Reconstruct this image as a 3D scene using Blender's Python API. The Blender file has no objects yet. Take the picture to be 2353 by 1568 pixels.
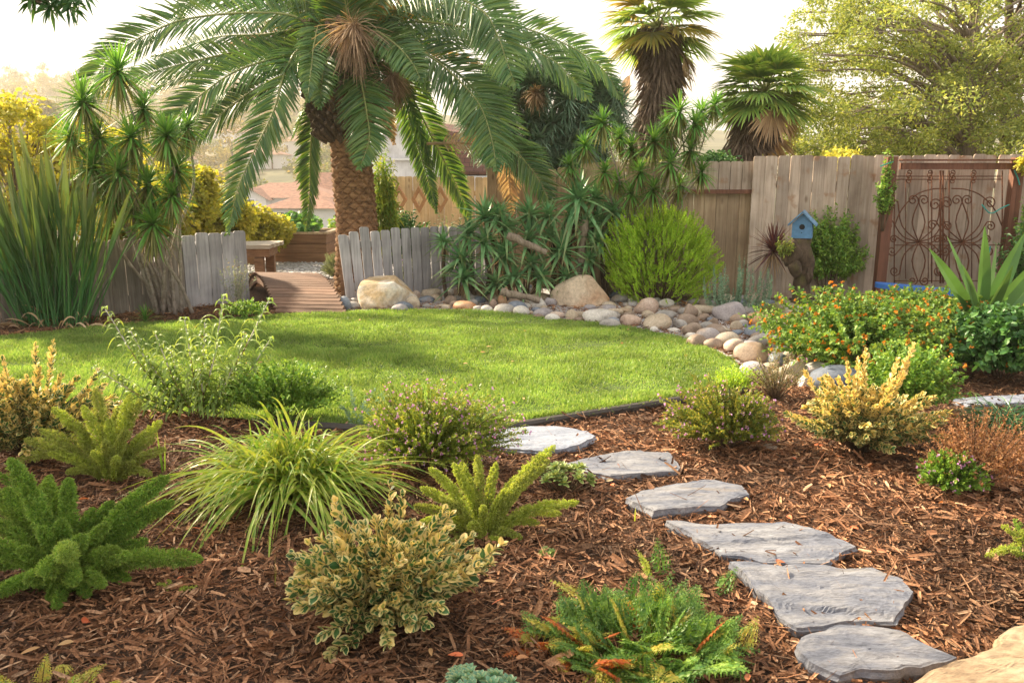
import bpy, bmesh, math, random
import numpy as np
from mathutils import Vector
rng = np.random.default_rng(11); random.seed(5)
SC = bpy.context.scene; COL = SC.collection
R = math.radians

# ------------------------------------------------------------ camera, sky, sun, exposure
F = 2352*28/36; CX, CY, HOR, EYE = 1176, 784, 403, 1.5
PITCH = math.atan((CY-HOR)/F)
cd = bpy.data.cameras.new('camera'); cam = bpy.data.objects.new('camera', cd); COL.objects.link(cam)
cam.location = (0, 0, EYE); cam.rotation_euler = (R(90)-PITCH, 0, 0)
cd.lens = 28; cd.sensor_width = 36; cd.clip_start = .05; cd.clip_end = 5000
cd.dof.use_dof = True; cd.dof.focus_distance = 4.2; cd.dof.aperture_fstop = 9
SC.camera = cam
SUN_DIR = Vector((-.66, .46, .52)).normalized()        # towards the sun: low, from the left and a little beyond
EL = math.asin(SUN_DIR.z); AZ = math.atan2(SUN_DIR.x, SUN_DIR.y)
W = bpy.data.worlds.new('World'); SC.world = W; W.use_nodes = True
nt = W.node_tree; nt.nodes.clear()
sky = nt.nodes.new('ShaderNodeTexSky'); sky.sky_type = 'NISHITA'; sky.sun_disc = False
sky.sun_elevation = EL; sky.sun_rotation = AZ; sky.air_density = 1.0; sky.dust_density = 4.0; sky.ozone_density = 1.0
bgn = nt.nodes.new('ShaderNodeBackground'); bgn.inputs[1].default_value = .12
hz = nt.nodes.new('ShaderNodeMixRGB'); hz.inputs[0].default_value = .90; hz.inputs[2].default_value = (3.5, 3.3, 3.05, 1)
out = nt.nodes.new('ShaderNodeOutputWorld')
nt.links.new(sky.outputs[0], hz.inputs[1]); nt.links.new(hz.outputs[0], bgn.inputs[0]); nt.links.new(bgn.outputs[0], out.inputs[0])
sl = bpy.data.lights.new('sun', 'SUN'); sl.energy = 5.0; sl.angle = R(3.5); sl.color = (1, .82, .58)
so = bpy.data.objects.new('sun', sl); COL.objects.link(so)
so.rotation_euler = (-SUN_DIR).to_track_quat('-Z', 'Y').to_euler()
SC.view_settings.view_transform = 'Standard'; SC.view_settings.look = 'None'
SC.view_settings.exposure = 1.72; SC.view_settings.gamma = 1
SC.cycles.max_bounces = 6; SC.cycles.diffuse_bounces = 4; SC.cycles.transmission_bounces = 4
SC.cycles.volume_bounces = 0; SC.cycles.use_denoising = True

# ------------------------------------------------------------ placing helpers
def at(X, Y, d):                                    # the point at depth d (metres along +Y) seen at X, Y
    r = (X-CX)/F; u = -(Y-CY)/F; c, s = math.cos(PITCH), math.sin(PITCH)
    y = c+u*s; z = -s+u*c
    return np.array([r/y*d, d, EYE+z/y*d])
def G(X, Y, z=0.):                                  # the ground point seen at X, Y
    p = at(X, Y, 1.); return np.array([p[0], 1., p[2]])*0+at(X, Y, (EYE-z)/(EYE-p[2]))
def nrm(v): return v/np.maximum(np.linalg.norm(v, axis=-1, keepdims=True), 1e-9)
def sn(P, seed, f=1., o=3):                         # cheap smooth noise, about -1..1
    g = np.random.default_rng(seed); v = np.zeros(P.shape[:-1])
    for i in range(o):
        for j in range(3):
            k = nrm(g.normal(size=3))*f*(2**i)*(.8+.5*g.random()); v += np.sin(P@k+g.random()*6.28)/(1.7**i)/2.6
    return v

# ------------------------------------------------------------ mesh helpers
ORG = {}
class Buf:
    def __init__(s): s.V = []; s.F = {3: [], 4: []}; s.U = []; s.n = 0; s.poly = []
    def add(s, V, Fq, U=None):
        V = np.asarray(V, float).reshape(-1, 3); Fq = np.asarray(Fq, int)
        s.V.append(V); s.F[Fq.shape[1]].append(Fq+s.n)
        s.U.append(np.zeros((len(V), 2)) if U is None else np.asarray(U).reshape(-1, 2)); s.n += len(V); return s
    def ngon(s, V, faces):
        V = np.asarray(V, float); s.V.append(V); s.U.append(np.zeros((len(V), 2)))
        for f in faces: s.poly.append([i+s.n for i in f])
        s.n += len(V); return s
    def build(s, name, mat, parent=None, loc=None, smooth=False):
        V = np.concatenate(s.V); U = np.concatenate(s.U)
        if parent is not None: org = ORG[parent.name]
        else: org = np.array(loc, float) if loc is not None else np.zeros(3)
        V = V-org; me = bpy.data.meshes.new(name)
        idx = []; tot = []
        for k in (3, 4):
            for f in s.F[k]: idx.append(f.ravel()); tot.append(np.full(len(f), k))
        for p in s.poly: idx.append(np.array(p)); tot.append(np.array([len(p)]))
        idx = np.concatenate(idx); tot = np.concatenate(tot); st = np.concatenate([[0], np.cumsum(tot)[:-1]])
        me.vertices.add(len(V)); me.vertices.foreach_set('co', V.astype(np.float32).ravel())
        me.loops.add(len(idx)); me.loops.foreach_set('vertex_index', idx.astype(np.int32))
        me.polygons.add(len(tot)); me.polygons.foreach_set('loop_start', st.astype(np.int32)); me.polygons.foreach_set('loop_total', tot.astype(np.int32))
        me.polygons.foreach_set('use_smooth', np.full(len(tot), bool(smooth)))
        uv = me.uv_layers.new(name='UVMap'); uv.data.foreach_set('uv', U[idx].astype(np.float32).ravel())
        me.update(calc_edges=True)
        me.materials.append(mat)
        o = bpy.data.objects.new(name, me); COL.objects.link(o)
        if parent is not None: o.parent = parent
        else: o.location = org
        ORG[o.name] = org
        return o
def tag(o, label=None, cat=None, group=None, kind=None):
    if label: o['label'] = label
    if cat: o['category'] = cat
    if group: o['group'] = group
    if kind: o['kind'] = kind
    return o
def thing(name, label, cat, loc, group=None):
    o = bpy.data.objects.new(name, None); COL.objects.link(o); o.location = [float(v) for v in loc]
    o.empty_display_size = .2; ORG[o.name] = np.array(loc, float); return tag(o, label, cat, group)

def strips(P, Wd, S, fold=0.):                      # n ribbons of k cross-sections
    n, k = P.shape[:2]; S = nrm(S); Wd = Wd[..., None]
    T = nrm(np.gradient(P, axis=1)) if k > 1 else P
    u = [0, 1]
    if fold:
        N = np.cross(S, T); cols = [P-S*Wd+N*Wd*fold, P, P+S*Wd+N*Wd*fold]; u = [0, .5, 1]
    else: cols = [P-S*Wd, P+S*Wd]
    m = len(cols); V = np.stack(cols, 2).reshape(-1, 3)
    b = (np.arange(n)[:, None, None]*k+np.arange(k-1)[None, :, None])*m+np.arange(m-1)[None, None, :]; b = b.ravel()
    Fq = np.stack([b, b+1, b+1+m, b+m], 1)
    U = np.zeros((n, k, m, 2)); U[..., 0] = np.array(u); U[..., 1] = np.linspace(0, 1, k)[None, :, None]
    return V, Fq, U
PROF = {
 'blade': lambda t: np.clip(1-t, .02, 1)**.55*np.clip(.55+t*3, 0, 1),
 'sword': lambda t: np.clip(1-t, .01, 1)**.6*(.75+.5*t),
 'aloe': lambda t: np.clip(1-t, .01, 1)**.9*1.,
 'lance': lambda t: np.sin(np.pi*np.clip(t, .02, .985)**.8)**.8,
 'oval': lambda t: np.sqrt(np.clip(1-(2*np.clip(t, .03, .99)**.8-1)**2, .02, 1)),
 'grass': lambda t: np.clip(1-t**2.5, .03, 1)*np.clip(.6+t*2, 0, 1),
 'paddle': lambda t: .16+.84*np.clip(np.sin(np.pi*np.clip((t-.48)/.52, 0, .99)), 0, 1)**.8*(t > .48),
 'chip': lambda t: .7+.3*np.sin(np.pi*t)}
def leaves(base, d, L, Wd, droop=0., k=4, prof='lance', fold=0., roll=.5, up=(0, 0, 1), curl=None):
    base = np.asarray(base, float); n = len(base); d = nrm(np.broadcast_to(d, (n, 3)).astype(float))
    L = np.broadcast_to(L, n).astype(float); Wd = np.broadcast_to(Wd, n).astype(float); droop = np.broadcast_to(droop, n).astype(float)
    t = np.linspace(0, 1, k)[None, :, None]
    P = base[:, None]+d[:, None]*L[:, None, None]*t
    P = P+np.array([0, 0, -1.])*(droop*L)[:, None, None]*t**2
    T = nrm(np.gradient(P, axis=1)) if k > 2 else np.repeat(nrm(P[:, -1:]-P[:, :1]), k, 1)
    upv = np.broadcast_to(np.asarray(up, float), (n, 3)) if np.ndim(up) < 2 else up
    S0 = np.cross(d, upv); bad = np.linalg.norm(S0, axis=1) < .05; S0[bad] = (1, 0, 0); S0 = nrm(S0)
    S0 = nrm(S0+0*d); N0 = np.cross(S0, d)
    a = rng.normal(size=n)*roll if roll < 3 else rng.uniform(0, 6.28, n)
    S0 = S0*np.cos(a)[:, None]+N0*np.sin(a)[:, None]
    S = S0[:, None]-T*np.sum(S0[:, None]*T, -1, keepdims=True)
    w = Wd[:, None]*PROF[prof](np.linspace(0, 1, k))[None]
    return strips(P, w, S, fold)
def tube(pts, rad, sides=6, cap=True):
    P = np.asarray(pts, float); k = len(P); rad = np.broadcast_to(rad, k).astype(float)
    T = nrm(np.gradient(P, axis=0)); ref = np.array([0, 0, 1.]) if abs(T[0][2]) < .9 else np.array([1., 0, 0])
    A = np.zeros((k, 3)); a = nrm(np.cross(T[0], ref))
    for i in range(k): a = nrm(a-T[i]*np.dot(a, T[i])); A[i] = a
    Bv = np.cross(T, A); th = np.arange(sides)*2*np.pi/sides
    V = P[:, None]+rad[:, None, None]*(A[:, None]*np.cos(th)[None, :, None]+Bv[:, None]*np.sin(th)[None, :, None])
    i = np.arange(k-1)[:, None]*sides; j = np.arange(sides)[None]; jn = (j+1) % sides
    Fq = np.stack([i+j, i+jn, i+sides+jn, i+sides+j], -1).reshape(-1, 4)
    U = np.zeros((k, sides, 2)); U[..., 0] = j/sides; U[..., 1] = np.linspace(0, 1, k)[:, None]
    V = V.reshape(-1, 3)
    return V, Fq, U
def addtube(b, pts, rad, sides=6):
    V, Fq, U = tube(pts, rad, sides); n0 = b.n; b.add(V, Fq, U)
    b.poly.append([n0+i for i in range(sides)][::-1]); b.poly.append([n0+len(V)-sides+i for i in range(sides)])
def spl(pts, n=16):                                 # smooth curve through points (Catmull-Rom)
    P = np.asarray(pts, float); P = np.vstack([2*P[0]-P[1], P, 2*P[-1]-P[-2]]); m = len(P)-3; o = []
    for u in np.linspace(0, m, n):
        i = min(int(u), m-1); t = u-i; a, b, c, d = P[i:i+4]
        o.append(.5*((2*b)+(-a+c)*t+(2*a-5*b+4*c-d)*t*t+(-a+3*b-3*c+d)*t**3))
    return np.array(o)
def bez(a, b, c, t): t = t[..., None]; return (1-t)**2*a+2*t*(1-t)*b+t*t*c
def box(b, c, s, rot=0., tilt=None):
    h = np.array(s)/2; V = np.array([[x, y, z] for x in (-1, 1) for y in (-1, 1) for z in (-1, 1)])*h
    if tilt is not None: V = V@np.array(tilt).T
    ca, sa = math.cos(rot), math.sin(rot); V = V@np.array([[ca, sa, 0], [-sa, ca, 0], [0, 0, 1]])+np.array(c)
    b.add(V, [[0, 1, 3, 2], [4, 6, 7, 5], [0, 4, 5, 1], [2, 3, 7, 6], [0, 2, 6, 4], [1, 5, 7, 3]])
def inpoly(P, poly):
    x, y = P[:, 0], P[:, 1]; r = np.zeros(len(P), bool); n = len(poly)
    for i in range(n):
        x1, y1 = poly[i][:2]; x2, y2 = poly[(i+1) % n][:2]
        if y1 == y2: continue
        c = ((y1 > y) != (y2 > y)) & (x < (x2-x1)*(y-y1)/(y2-y1)+x1); r ^= c
    return r
_ico = {}
def ico(s):
    if s not in _ico:
        bm = bmesh.new(); bmesh.ops.create_icosphere(bm, subdivisions=s, radius=1); bm.verts.ensure_lookup_table()
        _ico[s] = (np.array([v.co[:] for v in bm.verts]), np.array([[v.index for v in f.verts] for f in bm.faces])); bm.free()
    return _ico[s]

# ------------------------------------------------------------ materials
def M_(name):
    m = bpy.data.materials.new(name); m.use_nodes = True; nt = m.node_tree; p = nt.nodes['Principled BSDF']
    return m, nt, p
def N(nt, t, **kw):
    n = nt.nodes.new(t)
    for k, v in kw.items():
        if isinstance(k, str) and k.startswith('i_'): n.inputs[int(k[2:])].default_value = v
        else: setattr(n, k, v)
    return n
def ramp(nt, fac, cols, pos=None):
    r = nt.nodes.new('ShaderNodeValToRGB'); e = r.color_ramp.elements; n = len(cols)
    while len(e) < n: e.new(.5)
    for i, c in enumerate(cols): e[i].position = pos[i] if pos else i/max(n-1, 1)*1.; e[i].color = (*c, 1)
    nt.links.new(fac, r.inputs[0]); return r
def mul(nt, a, b, fac=1., mode='MULTIPLY'):
    m = nt.nodes.new('ShaderNodeMixRGB'); m.blend_type = mode
    if hasattr(fac, 'links'): nt.links.new(fac, m.inputs[0])
    else: m.inputs[0].default_value = fac
    for i, v in ((1, a), (2, b)):
        if hasattr(v, 'links'): nt.links.new(v, m.inputs[i])
        else: m.inputs[i].default_value = (*v, 1)
    return m.outputs[0]
def math_(nt, op, a, b=0.):
    m = nt.nodes.new('ShaderNodeMath'); m.operation = op
    for i, v in ((0, a), (1, b)):
        if hasattr(v, 'links'): nt.links.new(v, m.inputs[i])
        else: m.inputs[i].default_value = v
    return m.outputs[0]
def coords(nt, scale=(1, 1, 1), island=False):
    tc = nt.nodes.new('ShaderNodeTexCoord'); mp = nt.nodes.new('ShaderNodeMapping'); mp.inputs['Scale'].default_value = scale
    nt.links.new(tc.outputs['Object'], mp.inputs[0])
    if island:
        g = nt.nodes.new('ShaderNodeNewGeometry'); v = nt.nodes.new('ShaderNodeCombineXYZ')
        nt.links.new(math_(nt, 'MULTIPLY', g.outputs['Random Per Island'], 61.), v.inputs[0]); nt.links.new(math_(nt, 'MULTIPLY', g.outputs['Random Per Island'], 37.), v.inputs[2])
        nt.links.new(v.outputs[0], mp.inputs['Location'])
    return mp.outputs[0]
def noise_(nt, co, s, det=4, rough=.55):
    n = nt.nodes.new('ShaderNodeTexNoise'); n.inputs['Scale'].default_value = s; n.inputs['Detail'].default_value = det; n.inputs['Roughness'].default_value = rough
    nt.links.new(co, n.inputs['Vector']); return n.outputs[0]
def bump(nt, p, h, st=.3, dist=.01):
    b = nt.nodes.new('ShaderNodeBump'); b.inputs['Strength'].default_value = st; b.inputs['Distance'].default_value = dist
    nt.links.new(h, b.inputs['Height']); nt.links.new(b.outputs[0], p.inputs['Normal'])
def leaf_mat(name, cols, rough=.5, trans=.35, edge=None, thr=.5, tip=None, tint=(1.25, 1.1, .55), band=None, patch=3., spec=.35, gain=1.45):
    cols = [tuple(min(.75, v*gain) for v in c) for c in cols]
    m, nt, p = M_(name); L = nt.links.new
    g = nt.nodes.new('ShaderNodeNewGeometry'); r = ramp(nt, g.outputs['Random Per Island'], cols).outputs[0]
    co = coords(nt); nz = noise_(nt, co, patch, 3); v = ramp(nt, nz, [(.72,)*3, (1.2,)*3], [.35, .65]).outputs[0]
    c = mul(nt, r, v)
    uv = nt.nodes.new('ShaderNodeUVMap'); sp = nt.nodes.new('ShaderNodeSeparateXYZ'); L(uv.outputs[0], sp.inputs[0])
    if tip:
        f = ramp(nt, sp.outputs[1], [(0,)*3, (1,)*3], [.45, 1]).outputs[0]; c = mul(nt, c, tip, f, 'MIX')
    if edge:
        a = math_(nt, 'ABSOLUTE', math_(nt, 'SUBTRACT', sp.outputs[0], .5)); a = math_(nt, 'MULTIPLY', a, 2.)
        a = math_(nt, 'ADD', a, math_(nt, 'MULTIPLY', math_(nt, 'ABSOLUTE', math_(nt, 'SUBTRACT', sp.outputs[1], .5)), .7))
        a = math_(nt, 'ADD', a, math_(nt, 'MULTIPLY', math_(nt, 'SUBTRACT', g.outputs['Random Per Island'], .5), .55))
        a = math_(nt, 'ADD', a, math_(nt, 'MULTIPLY', math_(nt, 'SUBTRACT', noise_(nt, co, 60., 2), .5), .8))
        f = ramp(nt, a, [(0,)*3, (1,)*3], [thr-.04, thr+.04]).outputs[0]; c = mul(nt, c, edge, f, 'MIX')
    if band:
        w = math_(nt, 'SINE', math_(nt, 'MULTIPLY', math_(nt, 'ADD', sp.outputs[1], g.outputs['Random Per Island']), 60.))
        f = ramp(nt, w, [(0,)*3, (.8,)*3], [.35, .6]).outputs[0]; c = mul(nt, c, band, f, 'MIX')
    L(c, p.inputs['Base Color']); p.inputs['Roughness'].default_value = rough; p.inputs['Specular IOR Level'].default_value = spec
    if trans:
        tr = nt.nodes.new('ShaderNodeBsdfTranslucent'); L(mul(nt, c, tint), tr.inputs[0])
        mx = nt.nodes.new('ShaderNodeMixShader'); mx.inputs[0].default_value = trans
        L(p.outputs[0], mx.inputs[1]); L(tr.outputs[0], mx.inputs[2]); L(mx.outputs[0], nt.nodes['Material Output'].inputs[0])
    return m
def wood_mat(name, cols, axis=2, rough=.75, stain=None, grain=1., spread=.35, mould=0):
    m, nt, p = M_(name); sc = [22., 22., 22.]; sc[axis] = 1.1
    co = coords(nt, sc, True); n1 = noise_(nt, co, 1.6, 6, .65); c = ramp(nt, n1, cols, [.3+.4*i/(len(cols)-1) for i in range(len(cols))]).outputs[0]
    g = nt.nodes.new('ShaderNodeNewGeometry'); v = ramp(nt, g.outputs['Random Per Island'], [(1-spread,)*3, (1+spread*.5,)*3]).outputs[0]; c = mul(nt, c, v)
    sk = [5., 5., 5.]; sk[axis] = 2.2; co2 = coords(nt, sk, True)
    vo = nt.nodes.new('ShaderNodeTexVoronoi'); vo.inputs['Scale'].default_value = 1.; nt.links.new(co2, vo.inputs['Vector'])
    kn = ramp(nt, vo.outputs[0], [(.35, .28, .22), (1, 1, 1)], [.05, .13]).outputs[0]; c = mul(nt, c, kn, .75)
    co3 = coords(nt, (1, 1, 1)); n3 = noise_(nt, co3, 2.2, 4); c = mul(nt, c, ramp(nt, n3, [(.72, .70, .68), (1.1, 1.08, 1.05)], [.35, .65]).outputs[0])
    if stain: c = mul(nt, c, stain, ramp(nt, noise_(nt, co3, 5., 4), [(0,)*3, (.8,)*3], [.58, .7]).outputs[0], 'MIX')
    nt.links.new(c, p.inputs['Base Color']); p.inputs['Roughness'].default_value = rough
    bump(nt, p, n1, .5*grain, .006); return m
def stone_mat(name, cols, scale=6., rough=.75, st=.4, patchc=None, pr=(.5, .6), streak=None, dist=.01):
    m, nt, p = M_(name); co = coords(nt, streak or (1, 1, 1)); oi = nt.nodes.new('ShaderNodeObjectInfo')
    ad = nt.nodes.new('ShaderNodeVectorMath'); ad.operation = 'ADD'; v = nt.nodes.new('ShaderNodeCombineXYZ')
    nt.links.new(math_(nt, 'MULTIPLY', oi.outputs['Random'], 50.), v.inputs[0]); nt.links.new(co, ad.inputs[0]); nt.links.new(v.outputs[0], ad.inputs[1]); co = ad.outputs[0]
    n1 = noise_(nt, co, scale, 8, .65); c = ramp(nt, n1, cols, [.3+.4*i/(len(cols)-1) for i in range(len(cols))]).outputs[0]
    if patchc: c = mul(nt, c, patchc, ramp(nt, noise_(nt, co, scale*.35, 5), [(0,)*3, (.9,)*3], list(pr)).outputs[0], 'MIX')
    n2 = noise_(nt, co, scale*9, 5, .7); c = mul(nt, c, ramp(nt, n2, [(.7,)*3, (1.15,)*3], [.3, .6]).outputs[0])
    nt.links.new(c, p.inputs['Base Color']); p.inputs['Roughness'].default_value = rough; bump(nt, p, mul(nt, n1, n2, .4, 'ADD'), st, dist); return m
def plain(name, c, rough=.6, ns=20., var=.25, metal=0., emit=None):
    m, nt, p = M_(name); n = noise_(nt, coords(nt), ns, 5); c = mul(nt, c, ramp(nt, n, [(1-var,)*3, (1+var*.6,)*3], [.3, .7]).outputs[0])
    nt.links.new(c, p.inputs['Base Color']); p.inputs['Roughness'].default_value = rough; p.inputs['Metallic'].default_value = metal
    bump(nt, p, n, .15, .003); return m

m_bark = stone_mat('bark_grey', [(.10, .075, .05), (.25, .2, .15), (.36, .30, .24)], 14, .9, .8, streak=(3, 3, .6))
m_barkd = stone_mat('bark_dark', [(.03, .022, .015), (.10, .07, .045), (.17, .12, .08)], 10, .95, .9, streak=(3, 3, .8))
m_twig = plain('twig', (.12, .08, .045), .9)
m_twigp = plain('pale_twig', (.42, .36, .32), .8)

# ============================================================ THE SETTING
def gmesh(name, poly, z, mat, res=.25, amp=0., seed=1, kind='structure'):   # flat-ish sheet filling an outline
    poly = np.array(poly); x0, y0 = poly[:, 0].min(), poly[:, 1].min(); x1, y1 = poly[:, 0].max(), poly[:, 1].max()
    bm = bmesh.new(); vs = [bm.verts.new((p[0], p[1], 0)) for p in poly]; f = bm.faces.new(vs)
    bmesh.ops.triangulate(bm, faces=[f])
    for i in range(5):
        es = [e for e in bm.edges if e.calc_length() > res*2]
        if not es: break
        bmesh.ops.subdivide_edges(bm, edges=es, cuts=1); bmesh.ops.triangulate(bm, faces=bm.faces[:])
    for v in bm.verts: v.co.z = z+(amp*float(sn(np.array([[v.co.x, v.co.y, 0]]), seed, 2.)[0]) if amp else 0)
    me = bpy.data.meshes.new(name); bm.normal_update(); bm.to_mesh(me); bm.free(); me.materials.append(mat)
    for q in me.polygons:
        q.use_smooth = True
    if len(me.polygons) and me.polygons[0].normal.z < 0: me.flip_normals()
    o = bpy.data.objects.new(name, me); COL.objects.link(o); ORG[name] = np.zeros(3); return tag(o, kind=kind)

def terr(x, y):
    x = np.asarray(x, float); y = np.asarray(y, float)
    down = np.clip((y-19)/45, 0, 1); z = -8*(down*down*(3-2*down))
    up = np.clip((y-125)/330, 0, 1); z = z+50*(up**1.15)*(.80+.20*np.clip((-x-20)/200, -1, 1.2))
    rough = np.clip((y-60)/200, 0, 1); z = z+rough*2.8*sn(np.stack([x, y, 0*x], -1), 5, .02)
    side = np.clip((np.abs(x)-14)/30, 0, 1)*(y < 19); z = z-3*side
    return z-.02
ys = np.concatenate([np.linspace(-12, 20, 17), np.linspace(24, 120, 25), np.linspace(130, 700, 50), [900, 1500, 3000]])
xs = np.concatenate([[-2500, -1200], np.linspace(-700, -60, 33), np.linspace(-50, 50, 41), np.linspace(60, 700, 33), [1200, 2500]])
Xg, Yg = np.meshgrid(xs, ys); Zg = terr(Xg, Yg); nx, ny = len(xs), len(ys)
i = (np.arange(ny-1)[:, None]*nx+np.arange(nx-1)[None]).ravel()
m, nt, p = M_('dry_hillside'); co = coords(nt); n1 = noise_(nt, co, .08, 8, .7)
nt.links.new(ramp(nt, n1, [(.035, .045, .018), (.08, .085, .035), (.19, .15, .085)], [.42, .55, .70]).outputs[0], p.inputs['Base Color']); p.inputs['Roughness'].default_value = 1
m_hill = m
b = Buf(); b.add(np.stack([Xg, Yg, Zg], -1), np.stack([i, i+1, i+1+nx, i+nx], 1)); tag(b.build('ground', m_hill, smooth=True), kind='structure')

# lawn outline (far edge left to right, round the near edge and back)
lawn_px = [(-260, 800), (0, 779), (200, 756), (420, 741), (640, 727), (800, 719), (900, 716), (1000, 715), (1070, 718), (1130, 722), (1230, 730), (1330, 743), (1430, 753), (1500, 765), (1560, 780), (1620, 800), (1680, 830), (1712, 858), (1712, 880), (1690, 896), (1600, 912), (1500, 930), (1400, 946), (1300, 962), (1200, 976), (1130, 984), (1000, 990), (850, 988), (600, 972), (330, 948), (150, 940), (0, 930), (-300, 930)]
lawn = [G(*q) for q in lawn_px]
bed = [(-14, -1.2), (12, -1.2), (12, 13.2), (-14, 13.2)]
m, nt, p = M_('mulch_soil'); co = coords(nt); n1 = noise_(nt, co, 40, 8, .7)
vo = nt.nodes.new('ShaderNodeTexVoronoi'); vo.inputs['Scale'].default_value = 45; mp = coords(nt, (1, 2.2, 1)); nt.links.new(mp, vo.inputs['Vector'])
c = mul(nt, ramp(nt, n1, [(.022, .012, .007), (.07, .035, .018), (.16, .08, .042)], [.35, .5, .68]).outputs[0], ramp(nt, vo.outputs['Color'], [(.6,)*3, (1.5,)*3]).outputs[0])
nt.links.new(c, p.inputs['Base Color']); p.inputs['Roughness'].default_value = .95; bump(nt, p, n1, .9, .03); m_mulch = m
gmesh('mulch_bed', bed, 0., m_mulch, .5)
m, nt, p = M_('turf_soil'); n1 = noise_(nt, coords(nt), 30, 6, .7)
nt.links.new(ramp(nt, n1, [(.02, .045, .008), (.06, .10, .018)], [.35, .65]).outputs[0], p.inputs['Base Color']); p.inputs['Roughness'].default_value = 1; m_turf = m
gmesh('lawn', lawn, .018, m_turf, .5)
gravel = [G(560, 640), G(830, 640), at(1100, 520, 13.5)*[1, 1, 0], at(1100, 520, 19)*[1, 1, 0], at(300, 520, 19)*[1, 1, 0], at(300, 520, 12)*[1, 1, 0]]
m_grav = stone_mat('gravel_grey', [(.18, .17, .17), (.42, .41, .42), (.6, .6, .62)], 25, .9, .8)
gmesh('gravel_path', gravel, .006, m_grav, .6)
b = Buf(); P = rng.uniform([-6.5, 10.2, 0], [-.9, 18, 0], (9000, 3)); P = P[inpoly(P, gravel)]; V0, F0 = ico(1)
S = rng.uniform(.012, .03, (len(P), 1, 3))*[1, 1, .6]; V = (P[:, None]+V0[None]*S+[0, 0, .012]).reshape(-1, 3)
Fq = (F0[None]+np.arange(len(P))[:, None, None]*len(V0)).reshape(-1, 3); b.add(V, Fq)
m, nt, p = M_('gravel_bits'); g = nt.nodes.new('ShaderNodeNewGeometry'); nt.links.new(ramp(nt, g.outputs['Random Per Island'], [(.22, .21, .21), (.5, .5, .52), (.36, .34, .32)]).outputs[0], p.inputs['Base Color']); p.inputs['Roughness'].default_value = .9
tag(b.build('gravel', m, smooth=True), kind='stuff')

# grass blades of the lawn
def in_lawn(n, y0=3.8, y1=9.3):
    lp = np.array(lawn); P = rng.uniform([lp[:, 0].min(), y0, 0], [lp[:, 0].max(), y1, 0], (n, 3))
    P = P[np.abs(P[:, 0]) < P[:, 1]*.70+.3]; return P[inpoly(P, lawn)]
P = in_lawn(520000); near = (P[:, 1]-3.8)/5.5; P = P[rng.random(len(P)) < 1.1-.55*near]
pt = sn(P, 3, 5., 3); n = len(P)
d = rng.normal(size=(n, 3))*[.42, .42, 0]+[0, 0, 1]
m_grass = leaf_mat('lawn_grass', [(.11, .20, .04), (.17, .27, .055), (.24, .33, .085), (.14, .24, .05), (.32, .36, .13)], .45, .4, patch=2.6, gain=1.42, tint=(1.15, 1.1, .6))
V, Fq, U = leaves(P+[0, 0, .015], d, (.034+.010*rng.random(n))*(1+.45*pt), .0024+.0008*near[:1]*0+.0016*(P[:, 1]/9), droop=rng.random(n)*.45, k=3, prof='grass', roll=9)
tag(Buf().add(V, Fq, U).build('lawn_grass', m_grass), kind='stuff')
# longer fringe hanging over the near edging
eg = spl([G(*q) for q in lawn_px[19:28]], 400); P = np.repeat(eg, 22, 0)+rng.normal(size=(8800, 3))*[.02, .03, 0]+[0, .02, .02]
d = rng.normal(size=(len(P), 3))*[.5, .3, .2]+[0, -.5, 1]
V, Fq, U = leaves(P, d, rng.uniform(.04, .085, len(P)), .003, droop=rng.random(len(P))*.6, k=4, prof='grass', roll=9)
tag(Buf().add(V, Fq, U).build('edge_grass', m_grass), kind='stuff')
# black edging strip
m_edge = plain('black_edging', (.05, .042, .038), .7, 40)
b = Buf(); e2 = spl([G(*q) for q in [(1712, 905), (1600, 921), (1500, 937), (1400, 953), (1300, 969), (1200, 985), (1130, 993), (1000, 998), (850, 996), (600, 980)]], 60)
pr = np.array([(-.03, 0), (-.03, .035), (-.015, .05), (.02, .05), (.035, .035), (.035, 0)])
T = nrm(np.gradient(e2, axis=0)); Nn = np.cross(T, [0, 0, 1.]); V = e2[:, None]+Nn[:, None]*pr[None, :, :1]+np.array([0, 0, 1.])*pr[None, :, 1:]
i = (np.arange(59)[:, None]*6+np.arange(5)[None]).ravel(); b.add(V, np.stack([i, i+1, i+7, i+6], 1))
o = b.build('lawn_edging', m_edge, loc=e2[30]); tag(o, 'black rounded edging strip along the near side of the lawn', 'edging')

# bark mulch chips
lx, ly = np.array(lawn)[:, 0], 0
P = rng.uniform([-5.6, 1.5, 0], [7.2, 9.4, 0], (640000, 3)); P = P[(P[:, 0] > -P[:, 1]*.72-.6) & (P[:, 0] < P[:, 1]*.72+1.1)]
P = P[~inpoly(P, lawn)]; P = P[rng.random(len(P)) < np.clip(3.4/P[:, 1], .0, 1.)**1.5]
n = len(P); a = rng.uniform(0, 6.28, n); L = rng.gamma(2.2, .0115, n)+.010; wd = np.clip(L*rng.uniform(.05, .17, n), .0011, .0062)
sh = rng.random(n) < .22; L = np.where(sh, L*rng.uniform(1.4, 2.2, n), L); wd = np.where(sh, rng.uniform(.0009, .002, n), wd); fl = rng.random(n) < .04; wd = np.where(fl, wd*2.0+.002, wd)
d = np.stack([np.cos(a), np.sin(a), rng.normal(size=n)*.3], 1)
m, nt, p = M_('bark_chip'); g = nt.nodes.new('ShaderNodeNewGeometry'); co = coords(nt, (60, 60, 60))
c = ramp(nt, g.outputs['Random Per Island'], [(.065, .033, .020), (.16, .077, .040), (.28, .142, .073), (.12, .060, .032), (.44, .26, .15), (.23, .108, .055), (.52, .37, .25)], [0, .2, .42, .6, .76, .9, 1]).outputs[0]
c = mul(nt, c, ramp(nt, noise_(nt, co, 2., 4), [(.6,)*3, (1.2,)*3], [.35, .6]).outputs[0])
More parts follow.
